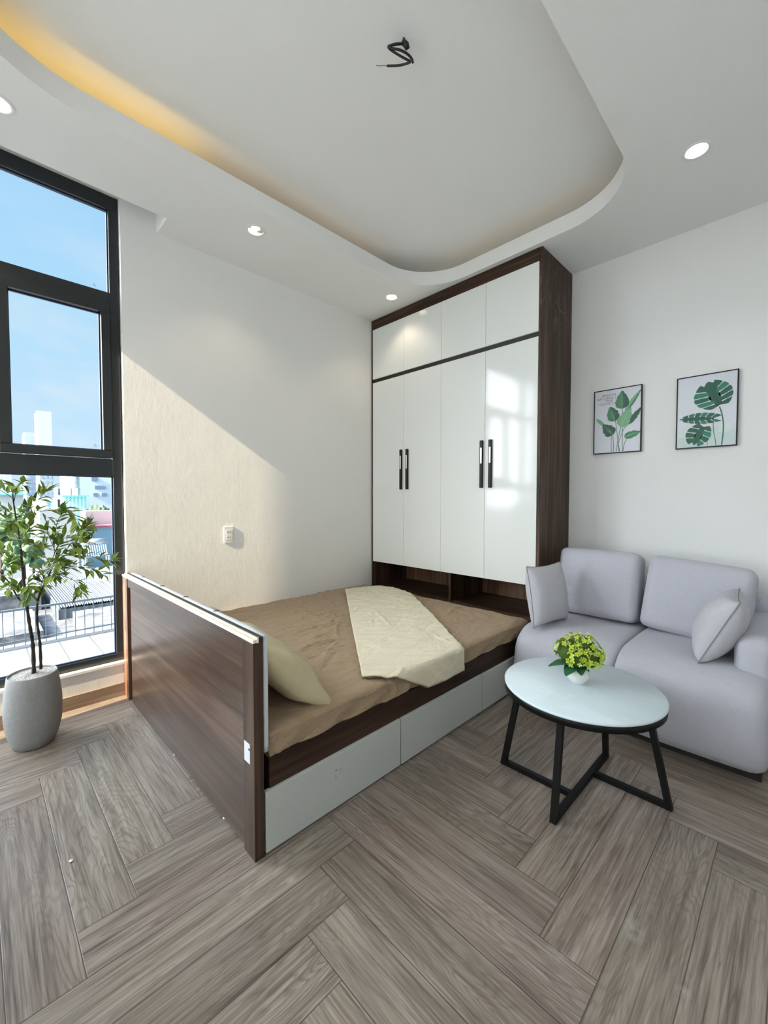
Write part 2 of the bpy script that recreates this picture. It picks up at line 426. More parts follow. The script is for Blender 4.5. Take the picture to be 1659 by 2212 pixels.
# lowered ceiling with a rounded cove, a curtain pocket along the window and a ledge for the light strip
def catmull(P, n=8, closed=True):
    out = []; N = len(P)
    for i in range(N):
        a, b, c, d = (Vector(P[(i + k) % N]) for k in (-1, 0, 1, 2))
        for s in range(n):
            t = s / n
            out.append(.5 * ((2 * b) + (c - a) * t + (2 * a - 5 * b + 4 * c - d) * t * t + (-a + 3 * b - 3 * c + d) * t ** 3))
    return out
def rounded_rect(x0, x1, y0, y1, rs, n=14):
    # rs: radii of corners (x0,y0),(x1,y0),(x1,y1),(x0,y1)
    out = []
    for (cx, cy, a0, r) in ((x0 + rs[0], y0 + rs[0], PI, rs[0]), (x1 - rs[1], y0 + rs[1], 1.5 * PI, rs[1]), (x1 - rs[2], y1 - rs[2], 0, rs[2]), (x0 + rs[3], y1 - rs[3], .5 * PI, rs[3])):
        for k in range(n + 1):
            a = a0 + .5 * PI * k / n; out.append(Vector((cx + r * math.cos(a), cy + r * math.sin(a))))
    return out
COVE = rounded_rect(.655, 2.225, -.12, 2.640, (.5, .45, .40, .40))
def offset_loop(L, d):
    N = len(L); out = []
    for i in range(N):
        t = (L[(i + 1) % N] - L[i - 1]).normalized(); out.append(L[i] + Vector((t.y, -t.x)) * d)
    return out
bm = bmesh.new()
outer = [(SX, YF), (XR, YF), (XR, YB), (0, YB), (0, .8524), (SX, .8524)]
def loop_edges(pts, z):
    vs = [bm.verts.new((p[0], p[1], z)) for p in pts]
    return vs, [bm.edges.new((vs[i], vs[(i + 1) % len(vs)])) for i in range(len(vs))]
vo, eo = loop_edges(outer, HS); vi, ei = loop_edges(COVE, HS)
DLP = [(.461, 1.277), (.460, 2.480), (2.480, 2.477), (.469, .110)]
eh = []
for (hx, hy) in DLP: eh += loop_edges([(hx + .047 * math.cos(2 * PI * k / 32), hy + .047 * math.sin(2 * PI * k / 32)) for k in range(32)], HS)[1]
bmesh.ops.triangle_fill(bm, use_beauty=True, use_dissolve=False, edges=eo + ei + eh)
def skin(A, B, closed=True, smooth=True):
    for i in range(len(A) if closed else len(A) - 1):
        f = bm.faces.new((A[i], A[(i + 1) % len(A)], B[(i + 1) % len(A)], B[i])); f.smooth = smooth
HF = HS + .10
LIP = offset_loop(COVE, .012); OUT = offset_loop(COVE, .22); HL = HS + .014
def loopv(P, z): return [bm.verts.new((p[0], p[1], z)) for p in P]
skin(loopv(COVE, HS), loopv(COVE, HF))                       # face of the lip
skin(loopv(COVE, HF), loopv(LIP, HF), smooth=False)          # its top edge
skin(loopv(LIP, HF), loopv(LIP, HL)); skin(loopv(LIP, HL), loopv(OUT, HL), smooth=False)   # trough for the light strip
skin(loopv(OUT, HL), loopv(OUT, HC)); bm.faces.new(loopv(OUT, HC))                          # recess wall and inner ceiling
# pocket sides
def quad(*q): bm.faces.new([bm.verts.new(p) for p in q])
quad((SX, YF, HS), (SX, .8524, HS), (SX, .8524, HU), (SX, YF, HU)); quad((0, .8524, HS), (SX, .8524, HS), (SX, .8524, HU), (0, .8524, HU))
add_box(bm, -.16, XR + .1, YF - .1, YB + .12, HU, HU + .12)
struct('ceiling', bm, M_ceil)

# tile skirting along the left wall under the window, white ledge under the frame
M_skirt = mat('wood_tile_skirting', rough=.4, build=wood_build('Y', (.16, .105, .07), (.26, .19, .14), (.36, .28, .22), .4))
struct('baseboard_left', boxes((0, .012, YF, .628, 0, .078), bevel=.001), M_skirt)
struct('trim_1', boxes((-.03, .006, YF, WY1 - .002, WZ0 - .012, WZ0 + .004), bevel=.001), M_wall)

# ---- the tall left window: window_1 (frame) > sash, glazing beads and panes
FX0, FX1 = -.085, -.035
def ring_boxes(bm, y0, y1, z0, z1, w, x0, x1, mi=0, bev=.003):
    add_box(bm, x0, x1, y0, y1, z0, z0 + w, bev, mi); add_box(bm, x0, x1, y0, y1, z1 - w, z1, bev, mi)
    add_box(bm, x0, x1, y0, y0 + w, z0 + w, z1 - w, bev, mi); add_box(bm, x0, x1, y1 - w, y1, z0 + w, z1 - w, bev, mi)
bm = bmesh.new()
YA, YZ = YF + .032, .6515
add_box(bm, FX0, FX1, YA, YZ, WZ0 + .004, .247, .003); add_box(bm, FX0, FX1, YA, YZ, 2.885, WZ1 - .001, .003)   # bottom, top rails
add_box(bm, FX0, FX1, .602, YZ, .247, 2.885, .003)                                                  # stile beside the wall
add_box(bm, FX0, FX1, YA, YA + .05, .247, 2.885, .003)
add_box(bm, FX0 - .01, FX1 + .004, -.455, -.375, .247, 2.885, .003)                                  # post
for (a, b) in ((-.375, .602), (YA + .05, -.455)):
    add_box(bm, FX0, FX1, a, b, 2.325, 2.402, .003); add_box(bm, FX0, FX1, a, b, 1.32, 1.424, .003)
add_box(bm, FX0, FX1, .03, .10, 1.424, 2.325, .003)
win = struct('window_1', bm, M_frame)
bm = bmesh.new(); ring_boxes(bm, .105, .600, 1.427, 2.322, .046, -.07, -.018)
struct('sash', bm, M_frame, win)
bm = bmesh.new()
for (y0, y1, z0, z1) in ((-.375, .602, 2.402, 2.885), (-.375, .602, .247, 1.32), (.151, .554, 1.473, 2.276)):
    ring_boxes(bm, y0, y1, z0, z1, .006, -.066, -.054, 0, 0)
struct('glazing_bead', bm, M_gasket, win)
for (y0, y1, z0, z1) in ((-.375, .602, 2.402, 2.885), (-.375, .602, .247, 1.32), (.151, .554, 1.473, 2.276), (-.375, .03, 1.424, 2.325),
                         (YA + .05, -.455, 2.402, 2.885), (YA + .05, -.455, .247, 1.32), (YA + .05, -.455, 1.424, 2.325)):
    struct('pane', boxes((-.063, -.057, y0, y1, z0, z1)), M_glass, win)
bm = bmesh.new()
for (y, z) in ((.535, 2.425), (.522, 1.492)):
    for k in range(3): add_box(bm, -.0566, -.0562, y - .010 + .004 * (k % 2), y + .008 - .003 * k, z + .006 * k, z + .006 * k + .0018)
struct('etched_mark', bm, mat('etched_grey', (.22, .30, .38), .6), win)
# unseen full-height slit in the corner, shaped so the sun patch fits the wall
bm = bmesh.new()
FYm = YF - .05
add_box(bm, .0, .012, FYm - .02, FYm + .02, .02, HU); add_box(bm, SX - .012, SX, FYm - .02, FYm + .02, .02, HU)
w2 = struct('sun_slit', bm, M_frame)
struct('pane', boxes((.012, SX - .012, FYm - .003, FYm + .003, .02, HU)), M_glass, w2)

# ================================================================== WARDROBE
wd = thing('wardrobe', 'tall built-in wardrobe with eight glossy white doors in a dark walnut case', 'wardrobe', (0.004, YW, 0))
D = YB - YW - .002
def W(name, bm, m, parent=wd): return obj(name, bm, m, parent)
XS = XW - .004
W('side_panel', boxes((XS - .018, XS, .002, D, 0, HS - .002), bevel=.0012), M_walnut_s)
W('side_panel', boxes((0, .013, 0, D, 0, HS - .002), bevel=.001), M_walnut_v)
W('crown_board', boxes((.013, XS - .018, .0, .02, 2.752, HS - .002), (.013, XS - .018, .02, D, HS - .03, HS - .002)), M_walnut_h and mat('walnut_crown', rough=.4, spec=.2, build=wood_build('X', DK, MD, LT, .4)))
W('rail', boxes((.013, XS - .018, .012, .03, 2.262, 2.295)), M_dark)
W('carcass', boxes((.013, XS - .018, .024, .04, .60, 2.262), (.013, XS - .018, .024, .04, 2.295, 2.752), (.013, XS - .018, .024, D, .596, .612)), M_walnut_v)
W('back_panel', boxes((.013, XS - .018, D - .02, D, .0, .596)), M_niche)
W('divider', boxes((.893, .913, .004, D - .02, .372, .596), bevel=.001), M_walnut_v)
W('shelf', boxes((.013, XS - .018, -.085, D - .02, .352, .372), bevel=.001), M_walnut_y and mat('walnut_shelf', rough=.4, spec=.25, build=wood_build('X', DK, MD, LT, .4)))
W('plinth', boxes((.013, XS - .018, .0, .02, 0, .352)), M_walnut_v)
dx = [.0155, .4085, .8135, 1.2165, 1.6150]
for k in range(4):
    W('door', boxes((dx[k] + .001, dx[k + 1] - .001, .0, .020, 2.296, 2.750), bevel=.0015), M_gloss)
for k in range(4):
    d = W('door', boxes((dx[k] + .001, dx[k + 1] - .001, .0, .020, .598, 2.262), bevel=.0015), M_gloss)
    hx = (.384, .455, 1.194, 1.267)[k]
    bm = bmesh.new()
    # flat black pull with cut ends and a bright oval inlay
    for (z0, z1, y0) in ((1.268, 1.616, -.018),):
        add_box(bm, hx - .0125, hx + .0125, y0, -.0005, z0, z1, .004, 0, 3)
    n = 20; zc, hh, rr = 1.505, .052, .0065
    top = []; bot = []
    for i in range(n):
        a = 2 * PI * i / n; zz = zc + (hh if math.sin(a) >= 0 else -hh) + rr * math.sin(a); xx = hx + .002 + rr * math.cos(a)
        top.append(bm.verts.new((xx, -.0195, zz))); bot.append(bm.verts.new((xx, -.017, zz)))
    f = bm.faces.new(top[::-1]); f.material_index = 1
    for i in range(n):
        f = bm.faces.new((top[i], top[(i + 1) % n], bot[(i + 1) % n], bot[i])); f.material_index = 1
    obj('handle', bm, [M_handle, mat('bright_inlay', (.80, .82, .80), .25, metal=.2)], d)['label'] = 'black pull with bright oval inlay'
# smear of wiped dust on the side
bm = bmesh.new(); pts = []
for i in range(14):
    t = i / 13; pts.append((XS + .0004, .20 + .19 * t, 2.56 - .045 * math.sin(PI * t * .85) - .012 * t))
add_tube(bm, pts, [.0012 + .0012 * math.sin(PI * i / 13) for i in range(14)], 6)
W('chalk_mark', bm, mat('chalky_scratch', (.24, .20, .17), .9))

# ================================================================== BED
bed = thing('bed', 'dark walnut platform bed with white drawer fronts and tall headboard', 'bed', (0.006, .629, 0))
BX = XW - .002
BL = YW - .09 - .629
def B(name, bm, m, parent=bed): return obj(name, bm, m, parent)
base = B('base', boxes((.0, BX - .03, .06, BL, .02, .205), (.0, BX - .012, .06, BL, .205, .312)), M_walnut_y)
B('plinth', boxes((.03, BX - .06, .1, BL, .0, .02)), M_dark)
for (y0, y1) in ((.040, .695), (.701, 1.360), (1.366, 1.965)):
    d = B('drawer', boxes((BX - .020, BX, y0, y1, .006, .213), bevel=.0025), M_drawer)
    if y0 < .1:
        bm = bmesh.new()
        add_box(bm, BX - .0002, BX + .0006, .328, .372, .120, .160, 0, 0)
        add_box(bm, BX + .0004, BX + .0009, .331, .335, .150, .156, 0, 1); add_box(bm, BX + .0004, BX + .0009, .331, .335, .124, .127, 0, 1)
        for k in range(4): add_box(bm, BX + .0004, BX + .0008, .346, .362 + .002 * (k % 2), .138 + .005 * k, .1395 + .005 * k, 0, 2)
        obj('sticker', bm, [mat('sticker_grey', (.50, .50, .52), .5), M_hole, mat('faint_print', (.30, .31, .31), .6)], d)['label'] = 'small faint paper sticker'
# headboard: recessed panel, two posts, ivory edge strips, padded back
hb = B('headboard', boxes((.09, 1.560, .022, .040, .012, .722), (.160, 1.560, .004, .0219, .012, .6719), (.0985, 1.560, .004, .0219, .672, .7205)), M_walnut_h)
obj('post', boxes((1.5615, BX, .0, .034, 0, .722), bevel=.0012), M_walnut_p, hb)
obj('post', boxes((.002, .098, .0, .034, 0, .722), bevel=.0012), mat('sunlit_post_wood', rough=.4, build=wood_build('Z', (.085, .040, .022), (.15, .072, .040), (.20, .10, .058), .4)), hb)['label'] = 'post beside the window, coloured lighter and redder as if sunlit'  # window-side post: orange of the sun on it is put into the wood colour
bm = bmesh.new()
add_box(bm, -.004, BX - .002, .0005, .011, .7215, .7335, .0015); add_box(bm, -.004, BX + .001, .0125, .020, .7215, .739, .0015)
obj('edge_strip', bm, M_ivory, hb)
obj('edge_strip', boxes((-.002, BX, .021, .0345, .720, .7395), bevel=.001), M_dark, hb)['label'] = 'dark top edge'
bm = rounded(BX - .03, .022, .40, .009, 10, (0, .004, 0)); bmesh.ops.translate(bm, verts=bm.verts, vec=((BX + .02) / 2, .047, .543))
pad = obj('padding', bm, M_hbfab, hb); pad['label'] = 'pale padded panel facing the mattress'
for k in range(4):
    bm = bmesh.new(); x = .25 + .33 * k; add_tube(bm, [(x, .037, .7445), (x, .047, .7455), (x, .058, .743)], .0016, 6)
    obj('seam', bm, mat('seam_shadow', (.05, .055, .06), .9), hb)
bm = bmesh.new(); add_box(bm, 1.572, 1.612, -.0022, .0005, .316, .382, .0008, 0); add_box(bm, 1.603, 1.612, -.0026, -.0015, .362, .368, 0, 1)
obj('latch_plate', bm, [mat('plate_white', (.62, .65, .70), .35), M_hole], hb)['label'] = 'small white plate'
for (x, y, r_, lab) in ((1.388, .640, .008, 'white plaster crumb at the foot of the headboard, by its post'), (.851, .640, .006, 'white plaster crumb at the foot of the headboard, halfway along'), (1.214, .203, .006, 'pale curled scrap lying on the floor planks in front of the pot')):
    bm = bmesh.new(); bmesh.ops.create_icosphere(bm, subdivisions=2, radius=r_)
    for v in bm.verts: v.co = v.co * (1 + .45 * mnoise.noise(v.co * 160 + Vector((x * 9, 0, 0)))); v.co.z = v.co.z * .5 + r_ * .5
    tag(obj('plaster_crumb', bm, M_wall, None, (x, y, 0)), lab, 'debris')
# ---- mattress in a fitted sheet
CR = random.Random(21); CREASES = []
def crease(cx, cy, ang, ln, w, a): CREASES.append((Vector((cx, cy)), Vector((math.cos(ang), math.sin(ang))), ln, w, a))
for k in range(120):
    crease(CR.uniform(.1, 1.6), CR.uniform(.75, 2.55), math.radians(CR.gauss(68, 22)), CR.uniform(.06, .22), CR.uniform(.005, .011), CR.choice((1, 1, -.8)) * CR.uniform(.0025, .0065))
for k in range(34):      # fan of pulls running into the blanket's edge
    t = CR.random(); px_, py_ = .25 + .95 * t, 2.05 - .72 * t
    a = math.radians(CR.gauss(100, 22)); L_ = CR.uniform(.10, .26)
    crease(px_ - math.cos(a) * L_ * .7, py_ - math.sin(a) * L_ * .7, a, L_, CR.uniform(.006, .011), CR.choice((1, -.8)) * CR.uniform(.005, .011))
for k in range(26):      # crumpled patch between the blanket and the wardrobe
    crease(CR.uniform(1.05, 1.55), CR.uniform(2.0, 2.5), math.radians(CR.gauss(40, 40)), CR.uniform(.04, .16), CR.uniform(.006, .011), CR.choice((1, -.8)) * CR.uniform(.005, .010))
def crease_h(x, y):
    h = 0.0
    for c, d, ln, w, a in CREASES:
        ex, ey = x - c.x, y - c.y
        t = ex * d.x + ey * d.y
        if abs(t) > ln: continue
        q = (-ex * d.y + ey * d.x + .10 * t * t / ln) / w
        if abs(q) > 3: continue
        h += a * math.exp(-q * q) * (1 - (t / ln) ** 2)
    return h
def wr(x, y):
    p = Vector((x, y, 0))
    n = mnoise.noise(Vector((x * 3.2 + y * 2, y * 5.5 - x * 2, 1.0))) * .007
    r1 = abs(mnoise.noise(Vector((x * 7 + y * 3, y * 13 - x * 4, 4.2)))); n += (.22 - min(r1, .22)) * .050 * max(0, mnoise.noise(Vector((x * 2.2, y * 2.2, 8))) + .35)
    r2 = abs(mnoise.noise(Vector((x * 16 - y * 6, y * 9 + x * 7, 9.7)))); n += (.16 - min(r2, .16)) * .034 * max(0, mnoise.noise(Vector((x * 3.1, y * 2.7, 2))) + .2)
    return n + crease_h(x, y)
bm = bmesh.new()
MX0, MX1, MY0, MY1, MT, MB = .012, 1.618, .692, 2.585, .398, .313
nx, ny = 230, 260
prof = [(-.012, MB), (-.004, MB + .02), (0, MB + .05), (.006, MT - .012), (.02, MT - .002)]
grid = []
def sheet_pt(u, v):
    # u,v in 0..1 over top plus skirts
    def ax(t, lo, hi, sk):
        L = hi - lo; T = L + 2 * sk; s = t * T - sk
        if s < 0: return lo, -s
        if s > L: return hi, s - L
        return lo + s, 0.0
    x, ox = ax(u, MX0, MX1, .095); y, oy = ax(v, MY0, MY1, .095)
    drop = max(ox, oy)
    z = MT - drop
    n = wr(x + ox, y - oy * .6)
    if drop == 0:
        e = min(x - MX0, MX1 - x, y - MY0, MY1 - y); z -= .012 * max(0, 1 - e / .03) ** 2
        z += n
    else:
        f = 1 if ox >= oy else 0
        push = n * 1.6 + .006 * math.sin(y * 31 + drop * 60) * (drop / .09)
        if ox >= oy: x += (push + .004 if x > 1 else -0.0)
        else: y += (push if y > 1 else -0.0) * .5
        z -= .010
    return x, y, max(z, MB)
vv = [[bm.verts.new(sheet_pt(i / nx, j / ny)) for j in range(ny + 1)] for i in range(nx + 1)]
for i in range(nx):
    for j in range(ny):
        f = bm.faces.new((vv[i][j], vv[i + 1][j], vv[i + 1][j + 1], vv[i][j + 1])); f.smooth = True
bm.faces.new([bm.verts.new(p) for p in ((MX0, MY0, MB), (MX1, MY0, MB), (MX1, MY1, MB), (MX0, MY1, MB))])
o = obj('mattress', bm, M_sheet, recalc=False)
tag(o, 'mattress under a wrinkled brown fitted sheet on the walnut bed', 'mattress')
# ---- folded cream blanket lying askew across the bed and over its open side
def blanket_mesh(off, shrink, seed):
    bm = bmesh.new(); nu, nv = 150, 76
    Lp = [(.150, 2.235), (.93, 1.645), (1.545, 1.185)]
    Rp = [(.645, 2.515), (1.15, 2.16), (1.640, 1.795), (1.775, 1.800)]
    E0 = [(.150, 2.235), (.20, 2.43), (.275, 2.55), (.46, 2.56), (.645, 2.515)]
    E1 = [(1.545, 1.185), (1.655, 1.30), (1.77, 1.51), (1.775, 1.800)]
    def pl(P, t):
        ds = [0]
        for a, b in zip(P, P[1:]): ds.append(ds[-1] + math.dist(a, b))
        s = t * ds[-1]
        for k in range(len(P) - 1):
            if s <= ds[k + 1] + 1e-9:
                f = (s - ds[k]) / (ds[k + 1] - ds[k]); return Vector((P[k][0] + (P[k + 1][0] - P[k][0]) * f, P[k][1] + (P[k + 1][1] - P[k][1]) * f))
        return Vector(P[-1])
    br = random.Random(9); BC = []
    for q in range(46):
        a = math.radians(br.choice((br.gauss(-40, 22), br.gauss(20, 30), br.gauss(75, 25)))); BC.append((br.uniform(.25, 1.7), br.uniform(1.25, 2.5), math.cos(a), math.sin(a), br.uniform(.05, .20), br.uniform(.006, .012), br.choice((1, -.8)) * br.uniform(.003, .008)))
    vs = []
    for i in range(nu + 1):
        row = []
        for j in range(nv + 1):
            u, v = i / nu, j / nv
            p = (1 - v) * pl(Lp, u) + v * pl(Rp, u) + (1 - u) * pl(E0, v) + u * pl(E1, v) \
                - ((1 - u) * (1 - v) * Vector(Lp[0]) + u * (1 - v) * Vector(Lp[-1]) + (1 - u) * v * Vector(Rp[0]) + u * v * Vector(Rp[-1]))
            c = Vector((.95, 1.85)); p = c + (p - c) * shrink
            x, y = p.x, p.y; z = MT + .009 + off
            k = mnoise.noise(Vector((x * 8 + seed, y * 5, 2))) * .005
            r = abs(mnoise.noise(Vector((x * 11 - y * 9 + seed, (x * .6 + y * .8) * 4, 5)))); k += (.2 - min(r, .2)) * .034
            for (bx, by, ca, sa, ln, w_, am) in BC:
                t = (x - bx) * ca + (y - by) * sa
                if abs(t) < ln:
                    q = (-(x - bx) * sa + (y - by) * ca) / w_
                    if abs(q) < 3: k += am * math.exp(-q * q) * (1 - (t / ln) ** 2)
            xe = 1.632 + off
            if x > xe - .012:
                d = x - (xe - .012); R = .02; a = min(d / R, PI / 2)
                z2 = z + k * .5 - R * (1 - math.cos(a)) - max(0, d - R * PI / 2); x2 = xe - .012 + R * math.sin(a) + k * .6 + .004 * math.sin(y * 24) * min(1, d / .1)
                x, z = x2, z2
            else: z += k
            row.append(bm.verts.new((x, y, z)))
        vs.append(row)
    for i in range(nu):
        for j in range(nv):
            f = bm.faces.new((vs[i][j], vs[i + 1][j], vs[i + 1][j + 1], vs[i][j + 1])); f.smooth = True
    return bm
bl = thing('blanket', 'cream cotton blanket folded into a band and laid askew across the brown bed', 'blanket', (0, 0, 0))
o = obj('top_layer', blanket_mesh(.014, 1.0, 3.0), M_cream, bl); md = o.modifiers.new('t', 'SOLIDIFY'); md.thickness = .006; md.offset = -1
o = obj('lower_layer', blanket_mesh(.003, .985, 3.0), mat('tan_lining', rough=.8, build=cloth_build((.26, .18, .11), (.34, .25, .16), .3)), bl); md = o.modifiers.new('t', 'SOLIDIFY'); md.thickness = .004; md.offset = -1
o['label'] = 'tan underside'
# ---- pillow leaning on the headboard
bm = knife_pillow(.60, .375, .155, 38, .02, .014, 5.0, .36)
o = obj('pillow', bm, M_pillow); o.location = (1.306, .864, .522)
o.rotation_euler = (math.radians(47), math.radians(4), math.radians(-4))
tag(o, 'cream bed pillow propped against the padded headboard', 'pillow')

# ================================================================== SOFA
sf = thing('sofa', 'light grey two-seat fabric sofa under the framed prints, beside the wardrobe', 'sofa', (2.22, 2.22, 0))
def seat_block(x0, x1, rl, rr, yoff):
    """deep seat whose front rolls over and runs down almost to the floor"""
    bm = bmesh.new(); prof = []
    prof += [(.80, .405), (.60, .418), (.40, .425), (.24, .424)]
    for k in range(1, 9):
        a = k / 8 * PI / 2; prof.append((.24 - .21 * math.sin(a) * 1.02, .424 - .15 * (1 - math.cos(a))))
    prof += [(.012, .20), (.008, .15), (.012, .10), (.03, .065), (.07, .052), (.30, .05), (.80, .05)]
    n = len(prof); cols = 26; rows = []
    for c in range(cols + 1):
        t = c / cols; t = .5 - .5 * math.cos(PI * t)
        x = x0 + (x1 - x0) * t
        dl, dr = x - x0, x1 - x
        inset = 0
        for dd, R in ((dl, rl), (dr, rr)):
            if dd < R: inset = max(inset, R - math.sqrt(max(0, R * R - (R - dd) ** 2)))
        row = []
        for (y, z) in prof:
            cy, cz = .42, .235
            L = math.hypot(y - cy, z - cz); s = max(0, (L - inset) / L)
            yy = cy + (y - cy) * s if y < .5 else y; zz = cz + (z - cz) * s
            if z < .1: zz = z + inset * .3
            crown = .010 * (1 - (2 * t - 1) ** 2) if z > .3 else 0
            row.append(bm.verts.new((x, yy + yoff - .012 * (1 - (2 * t - 1) ** 2) * (1 if y < .2 else 0), zz + crown)))
        rows.append(row)
    for A, Bq in zip(rows, rows[1:]):
        for k in range(n - 1):
            f = bm.faces.new((A[k], A[k + 1], Bq[k + 1], Bq[k])); f.smooth = True
    bm.faces.new(rows[0]); bm.faces.new(rows[-1][::-1])
    return bm
obj('seat', seat_block(-.548, -.003, .05, .03, .02), M_sofa, sf)
obj('seat', seat_block(.001, .578, .03, .06, -.005), M_sofa, sf)
obj('base', boxes((-.53, .56, .10, .92, .0, .05)), M_dark, sf)  # dark box stands for the black shadow gap under the seats
bm = rounded(.150, .74, .46, .055, 12, (.0, .006, .004)); bmesh.ops.translate(bm, verts=bm.verts, vec=(.523, .565, .345))
obj('armrest', bm, M_sofa, sf)
bm = rounded(1.11, .17, .60, .05, 12); bmesh.ops.translate(bm, verts=bm.verts, vec=(.012, .862, .36))
obj('back_frame', bm, M_sofa, sf)
for (xc, w, rz, zt, tl) in ((-.268, .478, 0, .008, 0), (.228, .482, math.radians(-1.0), -.010, math.radians(4.5))):
    bm = rounded(w, .18, .42, .040, 18, (.002, .018, .004))
    for v in bm.verts:
        v.co.z += mnoise.noise(v.co * 6) * .004
    bmesh.ops.rotate(bm, verts=bm.verts, cent=(0, 0, -.21), matrix=Matrix.Rotation(math.radians(-13), 3, 'X'))
    bmesh.ops.rotate(bm, verts=bm.verts, cent=(0, 0, -.21), matrix=Matrix.Rotation(tl, 3, 'Y'))
    bmesh.ops.rotate(bm, verts=bm.verts, cent=(0, 0, 0), matrix=Matrix.Rotation(rz, 3, 'Z'))
    bmesh.ops.translate(bm, verts=bm.verts, vec=(xc, .615, .635 + zt))
    obj('back_cushion', bm, M_sofa, sf)
def throw(loc, rot, label, seed, w=.40, h=.38, t=.17):
    th = thing('throw_pillow', label, 'cushion', loc, 0, 'throw pillows on the grey sofa'); th.rotation_euler = rot
    bm = knife_pillow(w, h, t, 28, .075, .006, seed, .40)
    obj('cover', bm, M_cush, th)
    bm = bmesh.new(); pts = []
    n = 80
    for k in range(n + 1):
        a = 4 * k / n; s = int(a) % 4; f = a - int(a); q = -1 + 2 * f
        u, v = ((q, -1), (1, q), (-q, 1), (-1, -q))[s]
        pts.append((u * (1 - .075 * (1 - v * v)) * w / 2, 0, v * (1 - .075 * (1 - u * u)) * h / 2))
    add_tube(bm, pts, .0022, 6)
    obj('piping', bm, mat('piping_grey', (.22, .22, .24), .9), th)
throw((1.785, 2.485, .608), (math.radians(-9), 0, math.radians(90 - 10)), 'grey throw pillow at the end of the sofa next to the wardrobe', 1.0, .335, .360, .17)
throw((2.605, 2.560, .582), (math.radians(25), 0, math.radians(90 + 5)), 'grey throw pillow leaning on the sofa armrest', 6.0, .38, .335, .185)

# ================================================================== COFFEE TABLE
ct = thing('coffee_table', 'round coffee table with pale stone top and crossed black metal legs', 'table', (2.245, 1.770, 0))
TZ = .42
bm = bmesh.new(); R = .302
add_lathe(bm, [(0, TZ), (R - .004, TZ), (R, TZ - .004), (R, TZ - .009), (R - .003, TZ - .012), (0, TZ - .012)], n=96)
obj('top', bm, M_stone, ct)
bm = bmesh.new(); add_lathe(bm, [(0, TZ - .0122), (R - .003, TZ - .0122), (R - .002, TZ - .013), (R - .002, TZ - .036), (R - .010, TZ - .036), (R - .010, TZ - .022), (0, TZ - .022)], n=96)
obj('rim', bm, M_black, ct)
feet = {'l': (-.290, -.100), 'r': (.298, .098), 'f': (.012, -.280), 'b': (.018, .275)}
tops = {'l': (-.215, -.100), 'r': (.215, .098), 'f': (.012, -.222), 'b': (.018, .225)}
for k in 'lrfb':
    bm = bmesh.new(); f, t = feet[k], tops[k]
    add_bar(bm, (f[0], f[1], .0), (t[0], t[1], TZ - .034), .022)
    obj('leg', bm, M_black, ct)
bm = bmesh.new()
add_bar(bm, (.012, -.287, .0115), (.018, .282, .0115), .022)
obj('floor_bar', bm, M_black, ct)
bm = bmesh.new(); add_bar(bm, (-.298, -.100, .011), (.004, -.100, .011), .021); obj('floor_bar', bm, M_black, ct)
bm = bmesh.new(); add_bar(bm, (.026, .098, .011), (.306, .098, .011), .021); obj('floor_bar', bm, M_black, ct)
# ---- little vase of hydrangea
va = thing('flower_vase', 'small white vase of lime green hydrangea on the coffee table', 'vase', (2.226, 1.785, TZ))
bm = bmesh.new()
add_lathe(bm, [(0, .0), (.026, .0), (.030, .003), (.042, .022), (.0455, .038), (.043, .054), (.036, .066), (.033, .070), (.036, .075), (.033, .075), (.030, .070), (.030, .06), (0, .06)], n=48)
obj('vase', bm, M_ceramic, va)
bm = bmesh.new()
for k in range(7):
    a = k * .9; add_tube(bm, [(.012 * math.cos(a), .012 * math.sin(a), .055), (.02 * math.cos(a), .02 * math.sin(a), .09), (.045 * math.cos(a), .045 * math.sin(a), .13)], .0022, 5)
obj('stem', bm, mat('green_stem', (.02, .07, .02), .6), va)
bm = bmesh.new(); tones = []
rt = Vector((.7037, .7105, 0)); fw2 = Vector((-.7105, .7037, 0))
lobes = [((-.040, 0, .135), .058), ((.020, 0, .150), .058), ((.062, 0, .118), .050), ((0, .03, .135), .06), ((-.01, -.03, .120), .055), ((.035, -.03, .115), .05)]
def floret(c, n, s, tone):
    a = n.orthogonal().normalized(); b = n.cross(a); r0 = random.random() * 6.28
    for k in range(4):
        t = r0 + k * PI / 2; d = a * math.cos(t) + b * math.sin(t); e = n.cross(d)
        cv = [c, c + d * s * .5 + e * s * .42 + n * s * .10, c + d * s * .95 + e * s * .26 + n * s * .22, c + d * s * 1.05 + n * s * .16,
              c + d * s * .95 - e * s * .26 + n * s * .22, c + d * s * .5 - e * s * .42 + n * s * .10]
        m_ = c + d * s * .55 + n * s * .04
        mv = bm.verts.new(m_); vs = [bm.verts.new(p) for p in cv]
        for q in range(6):
            f = bm.faces.new((mv, vs[q], vs[(q + 1) % 6])); f.smooth = True
            tones.append(min(1, max(0, tone + (.25 if q in (2, 3) else -.12) + random.uniform(-.08, .08))))
for (c, r) in lobes:
    c = rt * c[0] + fw2 * c[1] + Vector((0, 0, c[2]))
    for k in range(62):
        z = random.uniform(-.55, 1); a = random.uniform(0, 2 * PI); q = math.sqrt(1 - z * z)
        n = Vector((q * math.cos(a), q * math.sin(a), z)); p = c + n * r * random.uniform(.80, 1.02)
        if any((p - (rt * c2[0] + fw2 * c2[1] + Vector((0, 0, c2[2])))).length < r2 * .72 for c2, r2 in lobes): continue
        floret(p, (n + Vector((random.uniform(-.4, .4), random.uniform(-.4, .4), random.uniform(-.2, .4)))).normalized(), random.uniform(.009, .0125), random.uniform(.35, .75))
o = obj('flower_head', bm, M_floret, va, recalc=False); tone_attr(o, tones)
bm = bmesh.new()
